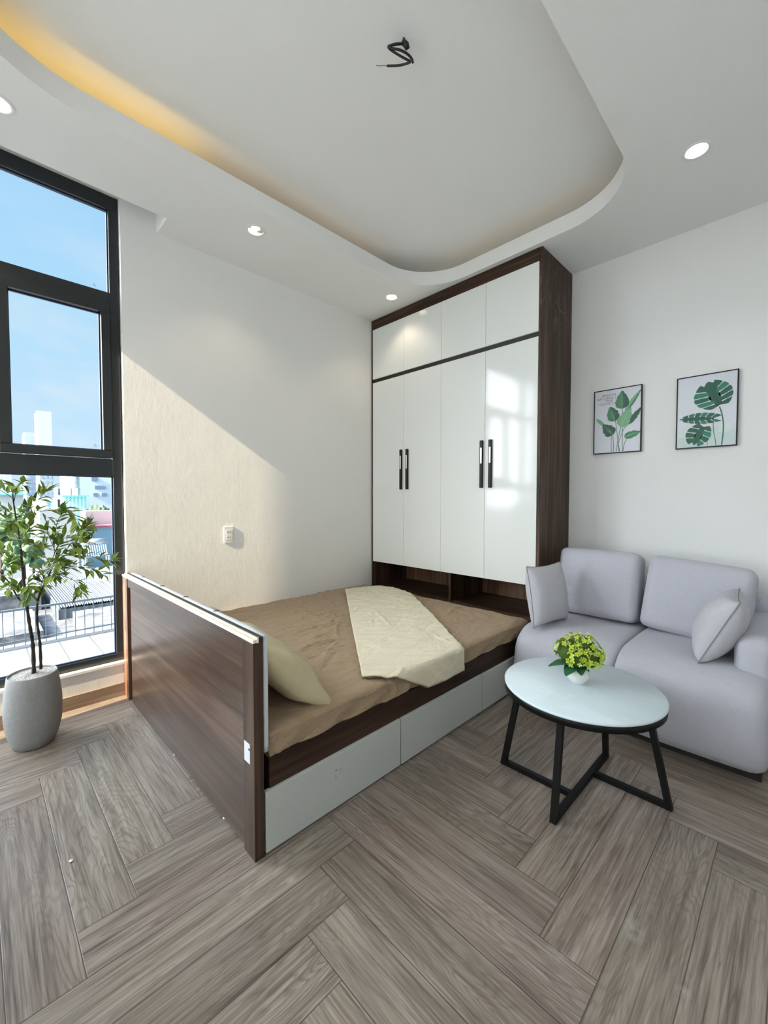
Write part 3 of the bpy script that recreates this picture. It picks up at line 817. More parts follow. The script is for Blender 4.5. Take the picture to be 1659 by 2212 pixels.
for (c, r) in lobes:
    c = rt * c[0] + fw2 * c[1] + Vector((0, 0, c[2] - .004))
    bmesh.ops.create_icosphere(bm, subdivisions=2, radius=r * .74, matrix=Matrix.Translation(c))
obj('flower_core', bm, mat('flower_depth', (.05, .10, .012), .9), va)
def big_leaf(bm, p0, d, up, L, Wd, curl):
    d = d.normalized(); s = d.cross(up).normalized(); n = s.cross(d)
    rows = []
    for i in range(9):
        t = i / 8; w = Wd * math.sin(PI * min(1, t * .92 + .04)) ** .8 * (1 - .25 * t); c = p0 + d * L * t - n * curl * t * t
        rows.append([bm.verts.new(c + s * w * k + n * .25 * abs(k) * w) for k in (-1, -.5, 0, .5, 1)])
    for A, Bq in zip(rows, rows[1:]):
        for k in range(4):
            f = bm.faces.new((A[k], A[k + 1], Bq[k + 1], Bq[k])); f.smooth = True
for (dr, df, dz, L, Wd, cu) in ((-1, .1, .12, .115, .038, .03), (-.9, -.7, -.02, .095, .034, .025), (-.25, -1, .15, .070, .030, .03), (-.8, .5, .35, .10, .034, .0), (.9, -.2, .22, .10, .022, .02), (.3, -1, .2, .06, .02, .02)):
    bm = bmesh.new(); big_leaf(bm, Vector((0, 0, .078)), rt * dr + fw2 * df + Vector((0, 0, dz)), Vector((0, 0, 1)), L, Wd, cu)
    obj('leaf', bm, M_hleaf, va, recalc=False)

# ================================================================== POTTED TREE
PX, PY = .268, .188
tr = thing('potted_tree', 'slender leafy indoor tree in a speckled grey concrete pot by the window', 'potted plant', (PX, PY, 0))
bm = bmesh.new()
add_lathe(bm, [(0, 0), (.072, 0), (.080, .004), (.096, .045), (.108, .10), (.1125, .16), (.111, .22), (.104, .29), (.0965, .343), (.0935, .347), (.0905, .343), (.092, .31), (0, .31)], n=64)
obj('pot', bm, M_conc, tr)
bm = bmesh.new(); n = 24
bmesh.ops.create_circle(bm, cap_ends=False, radius=.093, segments=48, matrix=Matrix.Translation((0, 0, .333)))
bm.free(); bm = bmesh.new()
prev = [bm.verts.new((0, 0, .345))]; rings = [prev]
for q in range(1, 12):
    r = .0935 * q / 11
    rings.append([bm.verts.new((r * math.cos(2 * PI * k / 48), r * math.sin(2 * PI * k / 48), .337 + .008 * (1 - q / 11) + random.uniform(-.002, .002))) for k in range(48)])
for k in range(48): bm.faces.new((rings[0][0], rings[1][k], rings[1][(k + 1) % 48]))
for A, Bq in zip(rings[1:], rings[2:]):
    for k in range(48): bm.faces.new((A[k], A[(k + 1) % 48], Bq[(k + 1) % 48], Bq[k]))
obj('gravel', bm, M_grav, tr, smooth=True)['kind'] = 'stuff'
def T(px, py, dep=0.0):      # tree plan: sideways / height on a vertical sheet through the pot, plus depth
    s = (px - 68) / 453.0; z = 1.19 - (py - 1076.6) / 453.0
    p = rt * s + fw2 * dep
    return Vector((max(p.x, -.225 + .02 * random.random()), p.y, z))
def smooth_line(P, n=5):
    out = []
    for i in range(len(P) - 1):
        a, b, c, d = P[max(i - 1, 0)], P[i], P[i + 1], P[min(i + 2, len(P) - 1)]
        for k in range(n):
            t = k / n; out.append(.5 * ((2 * b) + (c - a) * t + (2 * a - 5 * b + 4 * c - d) * t * t + (-a + 3 * b - 3 * c + d) * t ** 3))
    out.append(P[-1]); return out
stems = [([(71, 1462), (68, 1400), (66, 1360), (61, 1305), (52, 1240), (47, 1175), (43, 1120), (38, 1078), (34, 1050)], .0085, .002, 0),
         ([(79, 1455), (76, 1400), (74, 1345), (80, 1295), (98, 1252), (114, 1215), (124, 1188)], .0065, .003, .02),
         ([(61, 1312), (40, 1296), (24, 1262), (6, 1236), (-14, 1214)], .0045, .0015, .0)]
for k, (P, r0, r1, dep) in enumerate(stems):
    L = smooth_line([T(x, y, dep + .006 * math.sin(i * 1.7)) for i, (x, y) in enumerate(P)], 6)
    bm = bmesh.new(); N = len(L)
    add_tube(bm, L, [(r0 + (r1 - r0) * i / (N - 1)) * (1 + .16 * math.sin(i * 2.3)) for i in range(N)], 8)
    obj('trunk' if k < 2 else 'branch', bm, M_bark, tr)
twigs = [[(24, 1262), (8, 1278), (-12, 1270)], [(56, 1270), (66, 1262), (72, 1284)], [(45, 1170), (66, 1152), (84, 1128)], [(42, 1120), (74, 1096), (100, 1076), (114, 1064)],
         [(42, 1118), (80, 1108), (118, 1102), (140, 1098)], [(42, 1112), (18, 1098), (-6, 1082)], [(46, 1172), (20, 1160), (-12, 1150)], [(39, 1082), (58, 1056), (82, 1046)],
         [(38, 1078), (20, 1056), (8, 1044)], [(50, 1215), (26, 1196), (4, 1190)], [(40, 1296), (46, 1268), (36, 1244)], [(47, 1190), (62, 1196), (84, 1186)], [(43, 1130), (58, 1122), (72, 1128)],
         [(44, 1150), (22, 1140), (6, 1126)], [(10, 1240), (24, 1222), (40, 1216)],
         [(98, 1252), (78, 1242), (62, 1236)], [(112, 1218), (98, 1184), (86, 1168)], [(114, 1215), (150, 1192), (180, 1180), (198, 1172)], [(122, 1192), (128, 1152), (140, 1118), (160, 1106), (180, 1118), (196, 1140), (212, 1132)],
         [(108, 1232), (150, 1226), (190, 1228), (222, 1242)], [(106, 1236), (150, 1246), (180, 1256), (192, 1272)], [(120, 1200), (164, 1202), (205, 1206), (232, 1214)], [(122, 1196), (142, 1166), (170, 1156), (196, 1146)],
         [(118, 1208), (128, 1180), (146, 1172), (160, 1176)], [(110, 1226), (132, 1212), (152, 1210)], [(104, 1240), (120, 1246), (138, 1236)], [(124, 1190), (112, 1166), (104, 1150)], [(94, 1258), (84, 1270), (76, 1262)]]
deps = [random.uniform(-.11, .11) for _ in twigs]
bt = bmesh.new(); bl_ = bmesh.new(); ltone = []
def leaf(bm, p, d, L, Wd, tone):
    d = d.normalized(); up = Vector((random.uniform(-.5, .5), random.uniform(-.5, .5), 1)).normalized()
    s = d.cross(up)
    if s.length < .1: s = d.orthogonal()
    s.normalize(); n = s.cross(d); rows = []
    cu = random.uniform(.0, .25) * L
    for t, w in ((0, .05), (.14, .55), (.32, 1.0), (.55, .85), (.78, .42), (1.0, .02)):
        c = p + d * L * t - n * cu * t * t
        rows.append((bm.verts.new(c - s * Wd * w + n * Wd * w * .35), bm.verts.new(c), bm.verts.new(c + s * Wd * w + n * Wd * w * .35)))
    for A, Bq in zip(rows, rows[1:]):
        for k in range(2):
            f = bm.faces.new((A[k], A[k + 1], Bq[k + 1], Bq[k])); f.smooth = True; ltone.append(min(1, max(0, tone + random.uniform(-.06, .06))))
for P, dep in zip(twigs, deps):
    pts = [T(x, y, dep * (i / (len(P) - 1))) for i, (x, y) in enumerate(P)]
    L = smooth_line(pts, 5); N = len(L)
    add_tube(bt, L, [.0016 - .0009 * i / (N - 1) for i in range(N)], 5)
    for i in range(2, N):
        d = (L[i] - L[i - 1]).normalized()
        for rep in range(2 if i < N - 1 else 4):
            if random.random() < .12 and i < N - 1: continue
            sd = d.cross(Vector((random.uniform(-1, 1), random.uniform(-1, 1), random.uniform(-1, 1)))).normalized()
            dd = d * random.uniform(.25, 1.0) + sd * random.uniform(.4, 1.0) + Vector((0, 0, random.uniform(-.25, .35)))
            q = L[i] + dd.normalized() * .008
            leaf(bl_, q, dd, random.uniform(.042, .068), random.uniform(.0085, .0130), random.betavariate(2, 2))
obj('twig', bt, M_bark, tr)
o = obj('foliage', bl_, M_leaf, tr, recalc=False); tone_attr(o, ltone); o['kind'] = 'stuff'

# ================================================================== WALL THINGS
# outlet
oy, oz = 1.290, .930
ou = thing('wall_outlet', 'white four-hole power outlet on the sunlit wall above the bed', 'outlet', (0, oy, oz - .057))
obj('plate', boxes((0, .0055, -.0335, .0335, 0, .116), bevel=.001), M_plastic, ou)
bm = bmesh.new(); add_box(bm, .0052, .0066, -.021, .021, .022, .094, .0008); obj('insert', bm, M_plastic, ou)
for zz in (.040, .076):
    for yy in (-.0075, .0085):
        obj('socket_hole', boxes((.006, .0069, yy - .0022, yy + .0022, zz - .0042, zz + .0042)), M_hole, ou)

# framed leaf prints
def print_frame(x0, x1, z0, z1, label):
    pf = thing('framed_print', label, 'picture', ((x0 + x1) / 2, YB, z0), 0, 'botanical prints over the sofa')
    w, h = x1 - x0, z1 - z0; bm = bmesh.new(); t = .006; dpt = .022
    for b in ((-w / 2, w / 2, -dpt, -.001, 0, t), (-w / 2, w / 2, -dpt, -.001, h - t, h), (-w / 2, -w / 2 + t, -dpt, -.001, t, h - t), (w / 2 - t, w / 2, -dpt, -.001, t, h - t)):
        add_box(bm, *b, bevel=.0008)
    obj('frame', bm, M_handle, pf)
    obj('print', boxes((-w / 2 + t, w / 2 - t, -.018, -.006, t, h - t)), M_paper, pf)
    return pf, w, h
GR = {}
def gmat(k, c): return mat('print_green_' + k, c, .4)
g_dark, g_mid, g_lite, g_stem, g_vein = gmat('deep', (.010, .085, .045)), gmat('mid', (.035, .19, .085)), gmat('light', (.16, .37, .19)), gmat('stem', (.025, .12, .085)), gmat('vein', (.36, .56, .40))
def flat_poly(bm, pts, y, mi):
    vs = [bm.verts.new((x, y, z)) for x, z in pts]
    if len(vs) >= 3:
        f = bm.faces.new(vs); f.material_index = mi
def flat_leaf(bm, a, b, wd, y, m0, m1, skew=0.0, notch=0, vein=True):
    """two-tone leaf blade from base a to tip b, drawn flat on the print"""
    a, b = Vector(a), Vector(b); d = b - a; L = d.length; d /= L; s = Vector((-d.y, d.x))
    for sg, mi in ((1, m0), (-1, m1)):
        mid = []; edge = []
        for i in range(15):
            t = i / 14; w = wd * (math.sin(PI * t ** (.75 + skew)) ** .75 if 0 < t < 1 else 0)
            if notch and i % notch == 2 and 2 < i < 13: w *= .80
            mid.append(a + d * L * t); edge.append(a + d * L * (t + .02 * math.sin(i * 2)) + s * sg * w)
        for i in range(14):
            flat_poly(bm, [mid[i], mid[i + 1], edge[i + 1], edge[i]], y, mi)
    if vein:
        w = .0011; flat_poly(bm, [a + s * w, b, a - s * w], y - .0003, 4)
        for i in range(2, 9):
            t = i / 10; c = a + d * L * t
            for sg in (1, -1):
                e = c + d * wd * .55 + s * sg * wd * .62 * math.sin(PI * min(.95, t + .08)) ** .6
                flat_poly(bm, [c + d * .0006, e, c - d * .0006], y - .0002, 4)
def flat_stem(bm, pts, w, y, mi):
    P = [Vector((x, z)) for x, z in pts]; L = []
    for i in range(len(P) - 1):
        a, b, c, d = P[max(i - 1, 0)], P[i], P[i + 1], P[min(i + 2, len(P) - 1)]
        for k in range(6):
            t = k / 6; L.append(.5 * ((2 * b) + (c - a) * t + (2 * a - 5 * b + 4 * c - d) * t * t + (-a + 3 * b - 3 * c + d) * t ** 3))
    L.append(P[-1])
    for i in range(len(L) - 1):
        d = (L[i + 1] - L[i]); 
        if d.length < 1e-6: continue
        d.normalize(); s = Vector((-d.y, d.x)) * w / 2
        flat_poly(bm, [L[i] + s, L[i + 1] + s, L[i + 1] - s, L[i] - s], y, mi)
pf, w, h = print_frame(1.811, 2.109, 1.503, 1.946, 'framed print of tall banana leaves with small lettering, nearer the wardrobe')
def A(u, v): return (-w / 2 + u * w, v * h)
bm = bmesh.new(); y = -.0186
for pts in ([(.40, .02), (.39, .12), (.39, .28)], [(.44, .02), (.44, .14), (.42, .28)], [(.50, .02), (.52, .15), (.58, .38), (.60, .42)], [(.57, .02), (.53, .2), (.50, .36), (.47, .50)],
            [(.56, .02), (.54, .14), (.63, .33), (.70, .42)], [(.63, .02), (.62, .25), (.62, .5), (.61, .68)], [(.64, .02), (.66, .12), (.71, .21)]):
    flat_stem(bm, [A(*p) for p in pts], .0034, y, 3)
y -= .0004; flat_leaf(bm, A(.66, .62), A(.985, .93), .016, y, 2, 1, 0, 0)
y -= .0004; flat_leaf(bm, A(.74, .42), A(.99, .66), .018, y, 0, 0, .1, 3, False)
y -= .0004; flat_leaf(bm, A(.61, .67), A(.60, .95), .042, y, 1, 0, -.15)
y -= .0004; flat_leaf(bm, A(.47, .49), A(.355, .725), .040, y, 1, 0, 0, 4)
y -= .0004; flat_leaf(bm, A(.24, .44), A(.06, .565), .011, y, 2, 2, .1, 0, False)
y -= .0004; flat_leaf(bm, A(.43, .285), A(.205, .46), .040, y, 0, 0, -.1, 4)
y -= .0004; flat_leaf(bm, A(.575, .395), A(.78, .67), .040, y, 2, 2, -.1, 5)
y -= .0004; flat_leaf(bm, A(.655, .235), A(.985, .30), .024, y, 1, 1, 0, 5)
obj('leaf_artwork', bm, [g_dark, g_mid, g_lite, g_stem, g_vein], pf, recalc=False)
for k, (txt, zz) in enumerate((('BREATH', .905), ('NATURAL LIFE', .860), ('TIME', .818), ('GOOD LIFE', .776))):
    cu = bpy.data.curves.new('lettering', 'FONT'); cu.body = txt; cu.size = .022; cu.align_x = 'CENTER'; cu.space_character = 1.12; cu.extrude = .0001
    cu.materials.append(mat('print_ink', (.13, .12, .12), .5))
    o = bpy.data.objects.new('lettering', cu); COL.objects.link(o); o.parent = pf
    o.location = (-w / 2 + .325 * w, -.0188, (zz - .012) * h); o.rotation_euler = (PI / 2, 0, 0)
    bpy.context.view_layer.update()
    me = bpy.data.meshes.new_from_object(o.evaluated_get(bpy.context.evaluated_depsgraph_get())); q = bpy.data.objects.new('lettering_line', me)
    COL.objects.link(q); q.parent = pf; q.location = o.location; q.rotation_euler = o.rotation_euler; bpy.data.objects.remove(o)
pf, w, h = print_frame(2.300, 2.597, 1.499, 1.940, 'framed print of dark green split monstera leaves, farther from the wardrobe')
g2d, g2m, g2l = gmat('pine', (.006, .090, .052)), gmat('jade', (.012, .175, .105)), gmat('mint', (.09, .34, .24))
wash = mat('print_wash', (.50, .61, .60), .3); wash2 = mat('print_wash_pale', (.56, .66, .64), .3)
bm = bmesh.new(); y = -.0184
flat_poly(bm, [A(.03, .02), A(.97, .02), A(.97, .22), A(.84, .30), A(.70, .27), A(.55, .24), A(.40, .20), A(.25, .16), A(.12, .17), A(.03, .15)], y, 5)
flat_poly(bm, [A(.04, .20), A(.17, .24), A(.18, .18), A(.10, .15), A(.04, .16)], y - .0002, 6)
flat_poly(bm, [A(.72, .30), A(.88, .32), A(.93, .22), A(.80, .18), A(.70, .20)], y - .0002, 6)
y -= .0006
flat_stem(bm, [A(.715, .535), A(.76, .42), A(.785, .25), A(.765, .02)], .0062, y, 4)
flat_stem(bm, [A(.62, .36), A(.63, .22), A(.66, .10), A(.675, .02)], .0034, y, 4)
flat_stem(bm, [A(.50, .22), A(.53, .12), A(.54, .02)], .0028, y, 2)
def monstera(bm, a, b, wl, wr, y, n, mats2, seed, droop=0.0):
    """split leaf: ribs from the midrib out to a rounded outline, gaps between the lobes"""
    a, b = Vector(a), Vector(b); d = b - a; L = d.length; d /= L; s = Vector((-d.y, d.x)); rnd = random.Random(seed)
    for sg, W_ in ((1, wl), (-1, wr)):
        # inner web beside the midrib
        for i in range(10):
            t0, t1 = i / 10, (i + 1) / 10
            f = lambda t: W_ * .30 * math.sin(PI * (t * .93 + .05)) ** .6
            flat_poly(bm, [a + d * L * t0, a + d * L * t1, a + d * L * t1 + s * sg * f(t1), a + d * L * t0 + s * sg * f(t0)], y, mats2[0])
        for k in range(n):
            t0 = -.06 + .96 * k / n; t1 = t0 + .80 / n
            def out(t):
                q = max(0, min(1, t + .10)); r = math.sin(PI * (q * .90 + .06)) ** .62
                return a + d * (L * t + W_ * (.34 - droop) - L * .22 * (1 - q)) + s * sg * W_ * r
            def inn(t): q = max(.0, min(1, t)); return a + d * L * q + s * sg * W_ * .22 * math.sin(PI * (q * .9 + .05)) ** .6
            A0, A1, B0, B1 = inn(t0 + .02), inn(t1 - .01), out(t0), out(t1)
            m0 = A0.lerp(B0, .55) - d * L * .012; m1 = A1.lerp(B1, .55) + d * L * .012
            flat_poly(bm, [A0, m0, B0, B0.lerp(B1, .35) + s * sg * W_ * .05, B0.lerp(B1, .75) + s * sg * W_ * .04, B1, m1, A1], y - .0001 * (k % 2), mats2[1 + (k % 2)] if rnd.random() > .25 else mats2[0])
    wv = .0016; flat_poly(bm, [a + s * wv, b, a - s * wv], y - .0004, 3)
y -= .0004; monstera(bm, A(.72, .555), A(.535, .855), .098, .085, y, 5, (0, 0, 1), 3)
flat_leaf(bm, A(.61, .735), A(.515, .885), .034, y - .0003, 0, 0, .1, 0, False)
y -= .0006; monstera(bm, A(.63, .385), A(.06, .415), .030, .036, y, 6, (0, 1, 0), 5, .1)
y -= .0006; monstera(bm, A(.47, .285), A(.31, .045), .056, .066, y, 4, (0, 0, 1), 8)
obj('leaf_artwork', bm, [g2d, g2m, g2l, mat('print_rib', (.004, .045, .030), .4), g_stem, wash, wash2], pf, recalc=False)

# downlights
def downlight(x, y, label, m_bulb):
    t = thing('downlight', label, 'ceiling light', (x, y, HS), 0, 'recessed ceiling downlights')
    bm = bmesh.new(); add_lathe(bm, [(.0450, .002), (.0450, -.0025), (.049, -.0045), (.0585, -.003), (.0605, -.0002)], n=48)
    obj('rim', bm, M_ledwhite, t)
    bm = bmesh.new(); add_lathe(bm, [(.0452, -.002), (.0450, .004), (.041, .020), (.034, .038), (.026, .050)], n=48)
    obj('reflector', bm, M_chrome, t)
    bm = bmesh.new(); add_lathe(bm, [(0, .010), (.020, .0115), (.034, .017), (.036, .026)], n=40)
    obj('lens', bm, m_bulb, t)
    bm = bmesh.new(); add_lathe(bm, [(.027, .0505), (.047, .030), (.050, .062), (.0, .062)], n=24)
    obj('can', bm, M_handle, t)
    return t
DL = [(.461, 1.277, 'lit warm downlight over the middle of the bed', M_bulb_w), (.460, 2.480, 'lit warm downlight nearest the wardrobe', M_bulb_w),
      (2.480, 2.477, 'lit cool white downlight above the sofa', M_bulb_c), (.469, .110, 'downlight nearest the tall window, only its rim end in view', M_bulb_w)]
for (x, y, lab, mb) in DL: downlight(x, y, lab, mb)

# cable hanging from the cove ceiling
CK = (HC - 1.19) / (3.0895 - 1.19); o0 = Vector((2.875 + (1.668 - 2.875) * CK, 1.310 * CK, HC))
cb = thing('ceiling_cable', 'short black electrical cable dangling from the middle of the ceiling', 'cable', o0)
def K(P): return [Vector((2.875 + (p[0] - 2.875) * CK, p[1] * CK, 1.19 + (p[2] - 1.19) * CK)) - o0 for p in P]
bm = bmesh.new()
add_tube(bm, smooth_line(K([(1.668, 1.31, 3.090), (1.676, 1.303, 3.06), (1.675, 1.285, 3.045), (1.658, 1.265, 3.04), (1.637, 1.250, 3.035), (1.646, 1.261, 3.03), (1.668, 1.284, 3.025), (1.683, 1.312, 3.02), (1.684, 1.340, 3.02), (1.677, 1.357, 3.02)]), 6), .0048, 8)
add_tube(bm, smooth_line(K([(1.636, 1.249, 3.035), (1.640, 1.264, 3.03), (1.656, 1.294, 3.02), (1.670, 1.324, 3.015), (1.679, 1.338, 3.01), (1.667, 1.336, 3.01), (1.634, 1.318, 3.012), (1.595, 1.286, 3.015)]), 6), .0042, 8)
obj('sheath', bm, M_rubber, cb, (0, 0, 0))
bm = bmesh.new(); add_tube(bm, smooth_line(K([(1.595, 1.286, 3.015), (1.581, 1.271, 3.016), (1.572, 1.264, 3.016), (1.562, 1.252, 3.017)]), 3), .0016, 6); obj('bare_wire', bm, M_copper, cb)
bm = bmesh.new(); add_tube(bm, K([(1.674, 1.300, 3.064), (1.684, 1.309, 3.050), (1.682, 1.319, 3.042)]), [.011, .012, .009], 10); obj('tape_end', bm, M_rubber, cb)

# ================================================================== OUTSIDE
M_white_ext = mat('sunlit_render', (.50, .52, .54), .9); M_pale_ext = mat('hazy_blue_render', (.52, .62, .72), .9)  # outdoor haze is put into these pale colours
M_tower = mat('hazy_tower_facade', (.60, .66, .74), .9); M_glassy = mat('far_window', (.16, .24, .34), .4); M_towerwin = mat('hazy_tower_window', (.34, .44, .56), .5)  # towers and their windows coloured bluish pale to stand for distance haze
M_conc_ext = mat('weathered_roof', rough=.95, build=lambda g: {'Base Color': g.ramp(g.noise(g.pos(), 1.6, 6, .7, .8), [(.33, (.05, .06, .075)), (.5, (.13, .14, .16)), (.66, (.24, .25, .265))])})
def tile_build(g):
    p = g.sep(g.pos()); e = None
    for c in (p[0], p[1]):
        f = g.m('FRACT', g.m('DIVIDE', g.m('ADD', c, 50.0), .62)); q = g.m('MINIMUM', f, g.m('SUBTRACT', 1.0, f)); e = q if e is None else g.m('MINIMUM', e, q)
    return {'Base Color': g.mix(g.m('LESS_THAN', e, .02), (.17, .175, .185), (.09, .10, .11))}
M_tile = mat('terrace_tiles', rough=.7, build=tile_build)
def corr_build(c):
    def f(g):
        s = g.sep(g.coord()); return {'Base Color': g.mix(g.m('MULTIPLY', g.m('ADD', g.m('SINE', g.m('MULTIPLY', s[1], 26.0)), 1.0), .5), c, tuple(min(1, x * 1.7) for x in c))}
    return f
M_corr = mat('corrugated_grey', rough=.6, build=corr_build((.07, .085, .11)))
M_corrg = mat('corrugated_green', rough=.6, build=corr_build((.30, .52, .50)))
M_teal = mat('teal_roof', (.16, .55, .55), .7); M_red = mat('red_band', (.62, .12, .18), .7); M_blue = mat('blue_glazing', (.36, .58, .72), .3)
M_steel = mat('steel_tank', (.55, .58, .62), .35, metal=.6); M_rail = mat('grey_railing', (.10, .13, .16), .6)
M_tree = mat('far_tree', rough=.9, build=lambda g: {'Base Color': g.mix(g.noise(g.pos(), 3.5, 4, .6), (.04, .10, .045), (.16, .27, .15))})

def ext_box(name, label, cat, X, y0, y1, z0, z1, dep, m, wins=(), roof=None, group=None):
    """a building whose front face stands at x = X and runs dep metres back"""
    t = thing(name, label, cat, (X, (y0 + y1) / 2, z0), 0, group)
    yc = (y0 + y1) / 2
    obj('wall', boxes((-dep, 0, y0 - yc, y1 - yc, 0, z1 - z0)), m, t)
    for (a, b, c, d) in wins: obj('window', boxes((0, .12, a - yc, b - yc, c - z0, d - z0)), M_glassy, t)
    if roof: obj('roof', boxes((-dep - .15, .25, y0 - yc - .15, y1 - yc + .15, z1 - z0, z1 - z0 + .12)), roof, t)
    return t
struct('ground_outside', boxes((-400, -3, -120, 120, -9.2, -9)), M_conc_ext)
# terrace of the house next door, one floor down
t = thing('terrace', 'pale tiled terrace below the window, edged by a grey railing', 'terrace', (-7, 1.5, -2.4)); pass
obj('deck', boxes((-3.4, 4.4, -7, 9, -.3, 0)), M_tile, t); obj('kerb', boxes((-3.42, -3.2, -7, 9, 0, .07)), M_white_ext, t)
rl = thing('railing', 'grey metal railing with thin upright bars along the terrace below', 'railing', (-10.15, 1.2, -2.33))
bm = bmesh.new(); add_box(bm, -.03, .03, -3.4, 3.2, .86, .91); obj('top_rail', bm, M_rail, rl)
bm = bmesh.new(); add_box(bm, -.02, .02, -3.4, 3.2, .12, .15); obj('bottom_rail', bm, M_rail, rl)
for k in range(34):
    y = -3.3 + k * .195
    obj('baluster', boxes((-.009, .009, y - .009, y + .009, .0, .86)), M_rail, rl)
    
# roofs between the terrace and the houses
o = obj('flat_roof', boxes((-30, -10.6, -10, 12, -4.3, -3.6)), M_conc_ext); tag(o, 'wide weathered concrete roof beyond the railing', 'roof')
bm = bmesh.new(); n = 60
for i in range(n):
    y0 = 2.3 + i * .085
    for k in range(1):
        a = [(-26.5, y0, -2.95), (-17.6, y0, -3.15), (-17.6, y0 + .0425, -3.09), (-26.5, y0 + .0425, -2.89)]; b = [(-26.5, y0 + .0425, -2.89), (-17.6, y0 + .0425, -3.09), (-17.6, y0 + .085, -3.15), (-26.5, y0 + .085, -2.95)]
        for q in (a, b): bm.faces.new([bm.verts.new(p) for p in q])
add_box(bm, -26.5, -17.6, 2.3, 7.4, -3.6, -3.2)
o = obj('corrugated_roof', bm, M_corr); tag(o, 'ridged grey metal roof behind the railing', 'roof')
for (x0, x1, y0, y1, hgt, lab) in ((-16.5, -12.5, 2.6, 4.2, .5, 'low grey parapet block on the flat roof near the metal roof'), (-19, -15, -1.0, 1.6, .35, 'pale raised slab on the flat roof behind the tree trunks'), (-24, -20, -2.5, 2.0, .8, 'long low shed on the flat roof behind the leaves')):
    o = obj('roof_slab', boxes((x0, x1, y0, y1, -3.6, -3.6 + hgt)), M_conc_ext); tag(o, lab, 'roof', 'low slabs on the flat roof')
# houses
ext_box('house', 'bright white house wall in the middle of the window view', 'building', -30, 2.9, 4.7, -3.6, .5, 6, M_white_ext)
ext_box('house', 'cream upper storey beside the green corrugated shed', 'building', -40, 3.8, 4.95, -5, 1.1, 6, mat('cream_render', (.62, .60, .54), .9), ((4.30, 4.50, .1, .9),), M_white_ext)
ext_box('shed', 'green corrugated rooftop shed under the water tank', 'shed', -38, 5.11, 6.55, -3.0, 1.31, 3.6, M_corrg, (), M_teal)
bh = ext_box('apartment_house', 'big house coloured a hazy pale blue with a few small dark windows beyond the tank', 'building', -60, 9.2, 16.5, -9, 6.3, 14, M_pale_ext,
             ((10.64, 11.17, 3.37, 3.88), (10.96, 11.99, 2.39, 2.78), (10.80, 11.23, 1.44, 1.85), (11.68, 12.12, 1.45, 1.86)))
ext_box('shopfront', 'low house with red band over blue glazing', 'building', -32, 5.6, 9.0, -4, -.85, 1.5, M_blue, (), M_red)
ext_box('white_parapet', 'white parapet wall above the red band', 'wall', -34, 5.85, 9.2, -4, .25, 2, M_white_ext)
for (X, y0, y1, z1, lab) in ((-160, 4.6, 8.23, 24, 'far apartment tower standing apart from the other two'), (-170, 12.05, 14.71, 22, 'far apartment tower, middle one of the three'), (-150, 13.6, 16.74, 26, 'far apartment tower nearest the water tank')):
    t = thing('tower', lab, 'building', (X, (y0 + y1) / 2, -9), 0, 'distant towers'); yc = (y0 + y1) / 2
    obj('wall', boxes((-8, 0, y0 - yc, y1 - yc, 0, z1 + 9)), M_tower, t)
    for k in range(3):
        yy = y0 - yc + (y1 - y0) * (k + .5) / 3
        for f in range(8): obj('window', boxes((0, .2, yy - .3, yy + .3, 9.8 + f * 1.5, 10.7 + f * 1.5)), M_towerwin, t)
for (y0, y1, z1, lab) in ((22.0, 23.6, 6.8, 'slim far tower between the tall towers and the tank'), (24.4, 26.7, 5.0, 'stubby far block beside the slim tower')):
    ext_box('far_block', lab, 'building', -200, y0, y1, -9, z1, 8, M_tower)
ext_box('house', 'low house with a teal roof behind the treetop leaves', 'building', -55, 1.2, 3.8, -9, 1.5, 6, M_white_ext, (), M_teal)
wt = thing('water_tank', 'steel water tank on a stand above the green shed', 'tank', (-41, 6.25, 1.435))
bm = bmesh.new(); add_lathe(bm, [(0, .62), (.30, .62), (.33, .70), (.33, .95), (.345, .97), (.33, 1.0), (.33, 1.3), (.345, 1.32), (.33, 1.35), (.33, 1.58), (.20, 1.70), (0, 1.72)], n=28); obj('tank', bm, M_steel, wt)
for (a, b) in ((-.28, -.28), (.28, -.28), (-.28, .28), (.28, .28)): obj('leg', boxes((a - .03, a + .03, b - .03, b + .03, 0, .62)), M_rail, wt)
sh = thing('solar_heater', 'white solar water heater with slanted tubes on a frame by the metal roof', 'heater', (-22, 4.3, -3.6))
bm = bmesh.new(); add_tube(bm, [(0, -.50, 2.62), (0, .50, 2.62)], .16, 16); obj('tank', bm, M_steel, sh)
for k in range(10):
    y = -.42 + k * .094; bm = bmesh.new(); add_tube(bm, [(.05, y, 2.55), (.55, y, 1.95)], .025, 6); obj('tube', bm, M_blue, sh)
for (a, b) in ((.0, -.48), (.0, .48), (.55, -.48), (.55, .48)): obj('leg', boxes((a - .025, a + .025, b - .025, b + .025, 0, 2.5 if a == 0 else 2.0)), M_white_ext, sh)
obj('frame', boxes((.0, .55, -.5, -.46, 1.0, 1.05), (.0, .55, .46, .5, 1.0, 1.05), (.52, .57, -.5, .5, 1.93, 1.98), (.52, .57, -.5, .5, 1.0, 1.05)), M_white_ext, sh)
